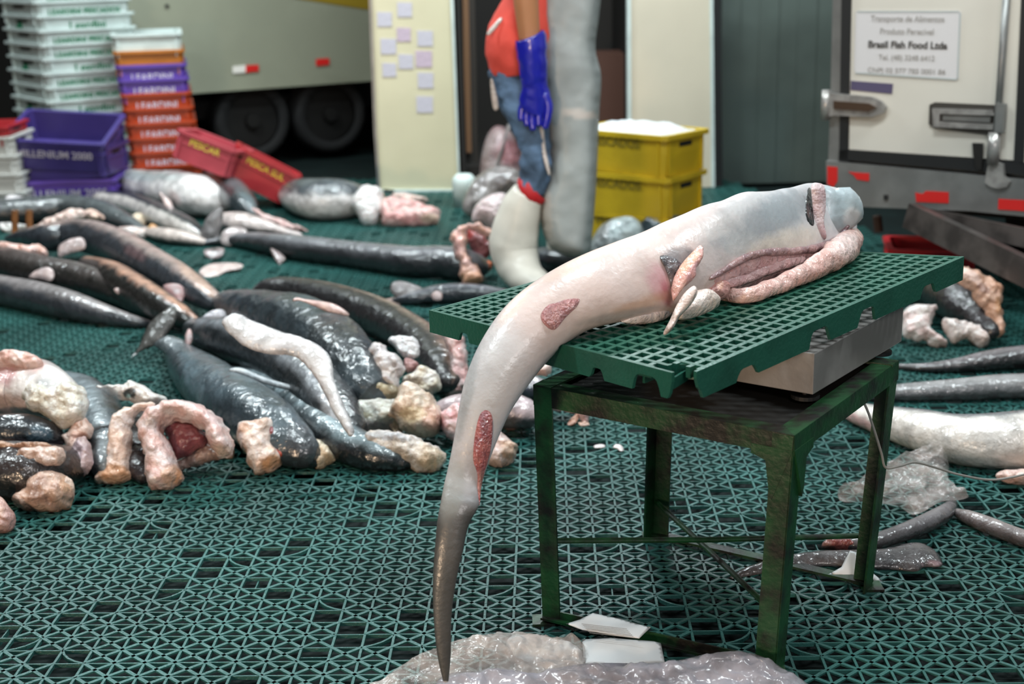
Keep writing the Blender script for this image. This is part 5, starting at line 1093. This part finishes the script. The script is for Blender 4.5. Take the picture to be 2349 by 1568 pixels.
def patch(name, poly, base, second, par=HB, raise_=.003, ns=60, amt=.8, dome=.002, patches=(), m=None, h=5.0):
    """a cut in the skin: a thin shell that follows the body"""
    pp = cr(np.array(poly, float), 6, True); c0 = pp.mean(0); V = []; Fc = []; n = len(pp); K = 7
    us, vs = projv(HV); toC = CAM-HV; f = (HN*toC).sum(1) > 0
    Hu, Hv, HVf = us[f], vs[f], HV[f]; Hd = (HVf-CAM)@F
    def at(p):
        d = (Hu-p[0])**2+(Hv-p[1])**2; i = np.argsort(d)[:6]; w = 1/(d[i]+4); dd = (Hd[i]*w).sum()/w.sum(); return dd
    # inner rings follow the medial line of the outline
    for r_ in range(K+1):
        t = 1-r_/K
        for p in pp:
            q = c0+(p-c0)*t if not isinstance(h, np.ndarray) else p
            dd = at(q)-raise_-dome*(1-t*t)*2+(.006 if r_ == 0 else 0); V.append(CAM+ray(q[0], q[1])*dd)
    for r_ in range(K): Fc += [[r_*n+k, r_*n+(k+1) % n, (r_+1)*n+(k+1) % n, (r_+1)*n+k] for k in range(n)]
    V = np.array(V); Nn = vnormals(V, Fc)
    if (Nn*(CAM-V)).sum() < 0: Fc = [g[::-1] for g in Fc]; Nn = -Nn
    cc = colorize(V, Nn, hx(base), hx(second), ns, amt, patches)
    return mk(name, V, Fc, m or M_WOUND, par, cc)
M_WOUND = mat('wet_wound', attr=True, rough=.22, spec=.6, noise_s=90, noise_a=.3, bump=.9, bump_s=190, coat=.6, sss=.15, lo=.4, hi=.62)
w1 = patch('wound', [(1240, 716), (1256, 698), (1282, 690), (1300, 684), (1332, 683), (1326, 702), (1312, 716), (1296, 732), (1276, 756), (1262, 758), (1246, 745), (1238, 730)], '#b98583', '#a56a6c', patches=[(1262, 735, 18, 14, -40, '#c08681', .6)])
w1['label'] = 'upper oval wound'
w2 = patch('wound', [(1104, 940), (1118, 934), (1130, 948), (1132, 985), (1126, 1040), (1112, 1085), (1104, 1120), (1100, 1160), (1095, 1130), (1094, 1090), (1084, 1055), (1086, 1010), (1094, 965)], '#bd6d68', '#98474c', patches=[(1112, 965, 12, 30, 5, '#8d5560', .6), (1104, 1110, 8, 30, 0, '#c58f80', .7)])
w2['label'] = 'long red wound near the tail'
hp = lambda u, v: P(u, v, Y=surf(u, v)[0][1])
def deckz(V):
    M2 = np.stack([(PB-PA)[:2], (PD-PA)[:2]], 1); ab = np.linalg.solve(M2, (V[:, :2]-PA[:2]).T).T
    ins = (ab[:, 0] > -.02) & (ab[:, 0] < 1.02) & (ab[:, 1] > -.02) & (ab[:, 1] < 1.02); ab = np.clip(ab, 0, 1)
    return np.array([pal(a*NA, b*NB)[2]+.0025 if i else .3 for (a, b), i in zip(ab, ins)])
def yaw_of(p, q):
    d = deckpt(*q)-deckpt(*p); return math.degrees(math.atan2(d[1], d[0]))
def fin(name, poly, T, col, sec, off=.03, lean=30, yaw=38, an=None, deck=False, **k):
    u, v = an or tuple(np.mean([p for p in poly], axis=0))
    if deck: p0 = deckpt(u, v, off)
    else:
        p0, _n = surf(u, v); d = p0-CAM; d /= np.linalg.norm(d); p0 = p0-d*off
        dp = depth(p0); p0 = CAM+ray(u, v)*dp
    k.setdefault('rs', 30); return pillow(name, poly, T=T, lean=lean, yaw=yaw, at=p0, anchor=(u, v), base=col, second=sec, parent=HB, zfun=deckz, **k)
def ridge(name, pts, base, second, deck=True, ring=18, off=0.0, rough=.1, patches=(), m=None, flat=.8):
    q = cr(np.array(pts, float), 7); n = len(q); C = []; Rr = []
    for u, v, r in q:
        if deck:
            p = deckpt(u, v, .02)
            for _ in range(3): w = r*depth(p)/FPX; p = deckpt(u, v, w*.9)
        else:
            p, _n = surf(u, v); p = CAM+ray(u, v)*(depth(p)-off)
        C.append(p); Rr.append(r*depth(p)/FPX)
    C = np.array(C)
    for _ in range(3): C[1:-1] = (C[:-2]+2*C[1:-1]+C[2:])/4
    V = []; Fc = []
    for i in range(n):
        t = C[min(i+1, n-1)]-C[max(i-1, 0)]; t /= np.linalg.norm(t); d = C[i]-CAM; d /= np.linalg.norm(d)
        e = np.cross(t, d); e /= np.linalg.norm(e); f_ = np.cross(e, t); sc = .35 if i in (0, n-1) else (.8 if i in (1, n-2) else 1)
        for k in range(ring):
            a_ = 2*math.pi*k/ring; w = e*math.cos(a_)+f_*math.sin(a_)*flat; pp_ = C[i]+w*Rr[i]*sc
            V.append(pp_+w*Rr[i]*rough*(nz(pp_, 25)+.6*nz(pp_, 60)))
    Fc = [[i*ring+k, i*ring+(k+1) % ring, (i+1)*ring+(k+1) % ring, (i+1)*ring+k] for i in range(n-1) for k in range(ring)]
    Fc += [[k for k in range(ring)][::-1], [(n-1)*ring+k for k in range(ring)]]
    V = np.array(V)
    if deck: V[:, 2] = np.maximum(V[:, 2], deckz(V))
    Nn = vnormals(V, Fc)
    if ((V-np.repeat(C, ring, axis=0))*Nn).sum() < 0: Fc = [g[::-1] for g in Fc]; Nn = -Nn
    return mk(name, V, Fc, m or M_FLESH, HB, colorize(V, Nn, hx(base), hx(second), 40, .8, patches))
# belly: gutted, a dark-rimmed cavity with the belly wall folded out below it
patch('belly_cavity', [(1632, 642), (1660, 624), (1700, 600), (1745, 582), (1800, 577), (1850, 574), (1888, 566), (1905, 575), (1880, 600), (1830, 622), (1780, 645), (1740, 664), (1700, 678), (1665, 672), (1645, 660)], '#c79e9c', '#ad7c7c', raise_=.004, dome=.004, ns=30, m=M_FLESH,
      patches=[(1720, 640, 40, 10, -30, '#d9bdbb', .7), (1790, 606, 70, 6, -18, '#b88a88', .6), (1800, 625, 70, 7, -22, '#8f5c60', .6)])
ridge('belly_edge', [(1628, 640, 4), (1660, 620, 7), (1700, 596, 8), (1745, 580, 8), (1800, 577, 9), (1850, 573, 9), (1890, 562, 8), (1920, 546, 5)], '#a07d7b', '#806266', deck=False, off=.008, rough=.25)
ridge('belly_fold', [(1650, 655, 8), (1700, 640, 14), (1750, 618, 16), (1800, 604, 14), (1850, 592, 8)], '#cfabaa', '#b88c8c', deck=False, off=.008, rough=.2, flat=.5)
ridge('belly_flap', [(1612, 664, 8), (1650, 672, 15), (1700, 680, 19), (1740, 672, 20), (1790, 652, 21), (1840, 630, 24), (1885, 606, 29), (1925, 580, 34), (1948, 556, 30), (1958, 534, 18)], '#d3afa6', '#c3958c', rough=.22,
      patches=[(1940, 560, 34, 24, -40, '#dcc6c1', .7), (1860, 640, 90, 9, -24, '#cb8e7e', .5), (1975, 600, 14, 40, 20, '#b98d78', .5)])
fin('organ', [(1628, 652), (1645, 645), (1660, 650), (1672, 664), (1664, 684), (1640, 690), (1618, 686), (1610, 672)], .05, '#c08d86', '#ab726c', off=.02, deck=True, an=(1640, 686), lean=40, patches=[(1652, 652, 8, 12, 0, '#cfa08c', .8)], rough=.006)
fin('belly_lobe', [(1605, 664), (1640, 684), (1650, 700), (1620, 718), (1580, 730), (1556, 724), (1560, 690)], .06, '#dfcfc6', '#d3bfb4', off=.02, deck=True, an=(1600, 722), lean=40)
# pectoral fins and the dark fold behind them
patch('skin_fold', [(1512, 588), (1528, 584), (1556, 596), (1572, 622), (1556, 650), (1544, 668), (1534, 640), (1524, 612)], '#454144', '#777073', ns=90, raise_=.004, m=M_FLESH)
fin('pectoral_fin', [(1543, 664), (1550, 630), (1566, 602), (1588, 578), (1606, 562), (1612, 572), (1606, 600), (1592, 622), (1590, 640), (1566, 662), (1545, 690)], .04, '#cf9f93', '#c08a86', off=0.02625, lean=24, rough=.004, patches=[(1580, 598, 14, 36, 35, '#d9a68a', .8), (1588, 625, 10, 26, 25, '#b9868a', .6)], m=M_FLESH)
fin('pelvic_fin', [(1592, 655), (1570, 672), (1552, 700), (1536, 735), (1522, 762), (1526, 768), (1542, 756), (1560, 726), (1584, 700), (1600, 672)], .034, '#dccbc3', '#cbb6ae', off=.012, deck=True, an=(1528, 764), lean=25, yaw=10, patches=[(1526, 756, 8, 8, 0, '#a88d84', .5)])
fin('pelvic_fin', [(1420, 737), (1470, 724), (1520, 706), (1548, 690), (1552, 712), (1520, 734), (1470, 740)], .035, '#d8c8c3', '#c3aeaa', off=.012, deck=True, an=(1470, 738), lean=50)
# the cut head end: pale cartilage face, lip and dark slit
fin('cut_face', [(1884, 428), (1900, 426), (1916, 436), (1922, 430), (1950, 429), (1962, 440), (1974, 458), (1980, 500), (1960, 520), (1930, 540), (1905, 545), (1888, 535), (1880, 510), (1884, 470)], .05, '#9ea7aa', '#8f999d', off=0.020999999999999998, lean=10, smooth_poly=False, rough=.002, m=M_HERO, patches=[(1955, 500, 22, 22, 0, '#c9c3c1', .7), (1900, 470, 14, 40, 0, '#b4bcc0', .6)], amt=.4)
fin('lip', [(1862, 424), (1880, 420), (1892, 430), (1894, 470), (1890, 510), (1896, 545), (1880, 545), (1868, 515), (1864, 470)], .022, '#d3bfc0', '#c7a5a8', off=0.034999999999999996, lean=10)
patch('gill_slit', [(1852, 434), (1860, 430), (1866, 460), (1868, 500), (1866, 520), (1852, 508), (1847, 480)], '#0c0d0e', '#1b1e20', raise_=.004, m=M_SKIN)
fin('mouth_slit', [(1918, 552), (1930, 530), (1944, 516), (1948, 520), (1938, 536), (1924, 556)], .012, '#4a2326', '#5e4a5c', off=0.049, lean=20)
for q, yo in (([(1600, 508), (1640, 480), (1720, 450), (1724, 456), (1645, 488), (1606, 514)], 0),):
    pass
# ================================================================== LIGHT
def area(loc, tgt, sx, sy, power, colr, name='lamp'):
    l = bpy.data.lights.new(name, 'AREA'); l.shape = 'RECTANGLE'; l.size = sx; l.size_y = sy; l.energy = power; l.color = colr
    o = bpy.data.objects.new(name, l); COL.objects.link(o); o.location = loc
    d = Vector(tgt)-Vector(loc); o.rotation_euler = d.to_track_quat('-Z', 'Y').to_euler(); return o
w = bpy.data.worlds.new('world'); SC.world = w; w.use_nodes = True
w.node_tree.nodes['Background'].inputs[0].default_value = (.55, .66, .68, 1); w.node_tree.nodes['Background'].inputs[1].default_value = .25
cool = (.86, .97, 1.0); warm = (1.0, .72, .48)
for x, y, pw in ((-2.6, 3.0, 85), (.6, 3.4, 85), (3.2, 3.6, 60), (-2.8, 7.4, 120), (.4, 7.6, 120), (3.2, 7.0, 50)):
    area((x, y, 4.2), (x, y, 0), 1.3, .18, pw, cool)
area((-2.4, -1.2, .8), (-.9, 4, .1), .5, .5, 60, warm)
area((1.6, -2.0, 3.4), (.3, 4.5, .4), 1.6, .8, 60, (1, .95, .93))
SC.view_settings.view_transform = 'Standard'; SC.view_settings.look = 'None'; SC.view_settings.gamma = 1; SC.view_settings.use_curve_mapping = False
SC.view_settings.exposure = 0.8
SC.cycles.use_denoising = True
SC.cycles.max_bounces = 6; SC.cycles.diffuse_bounces = 3; SC.cycles.glossy_bounces = 3; SC.cycles.transmission_bounces = 4; SC.cycles.transparent_max_bounces = 6
SC.cycles.sample_clamp_indirect = 6
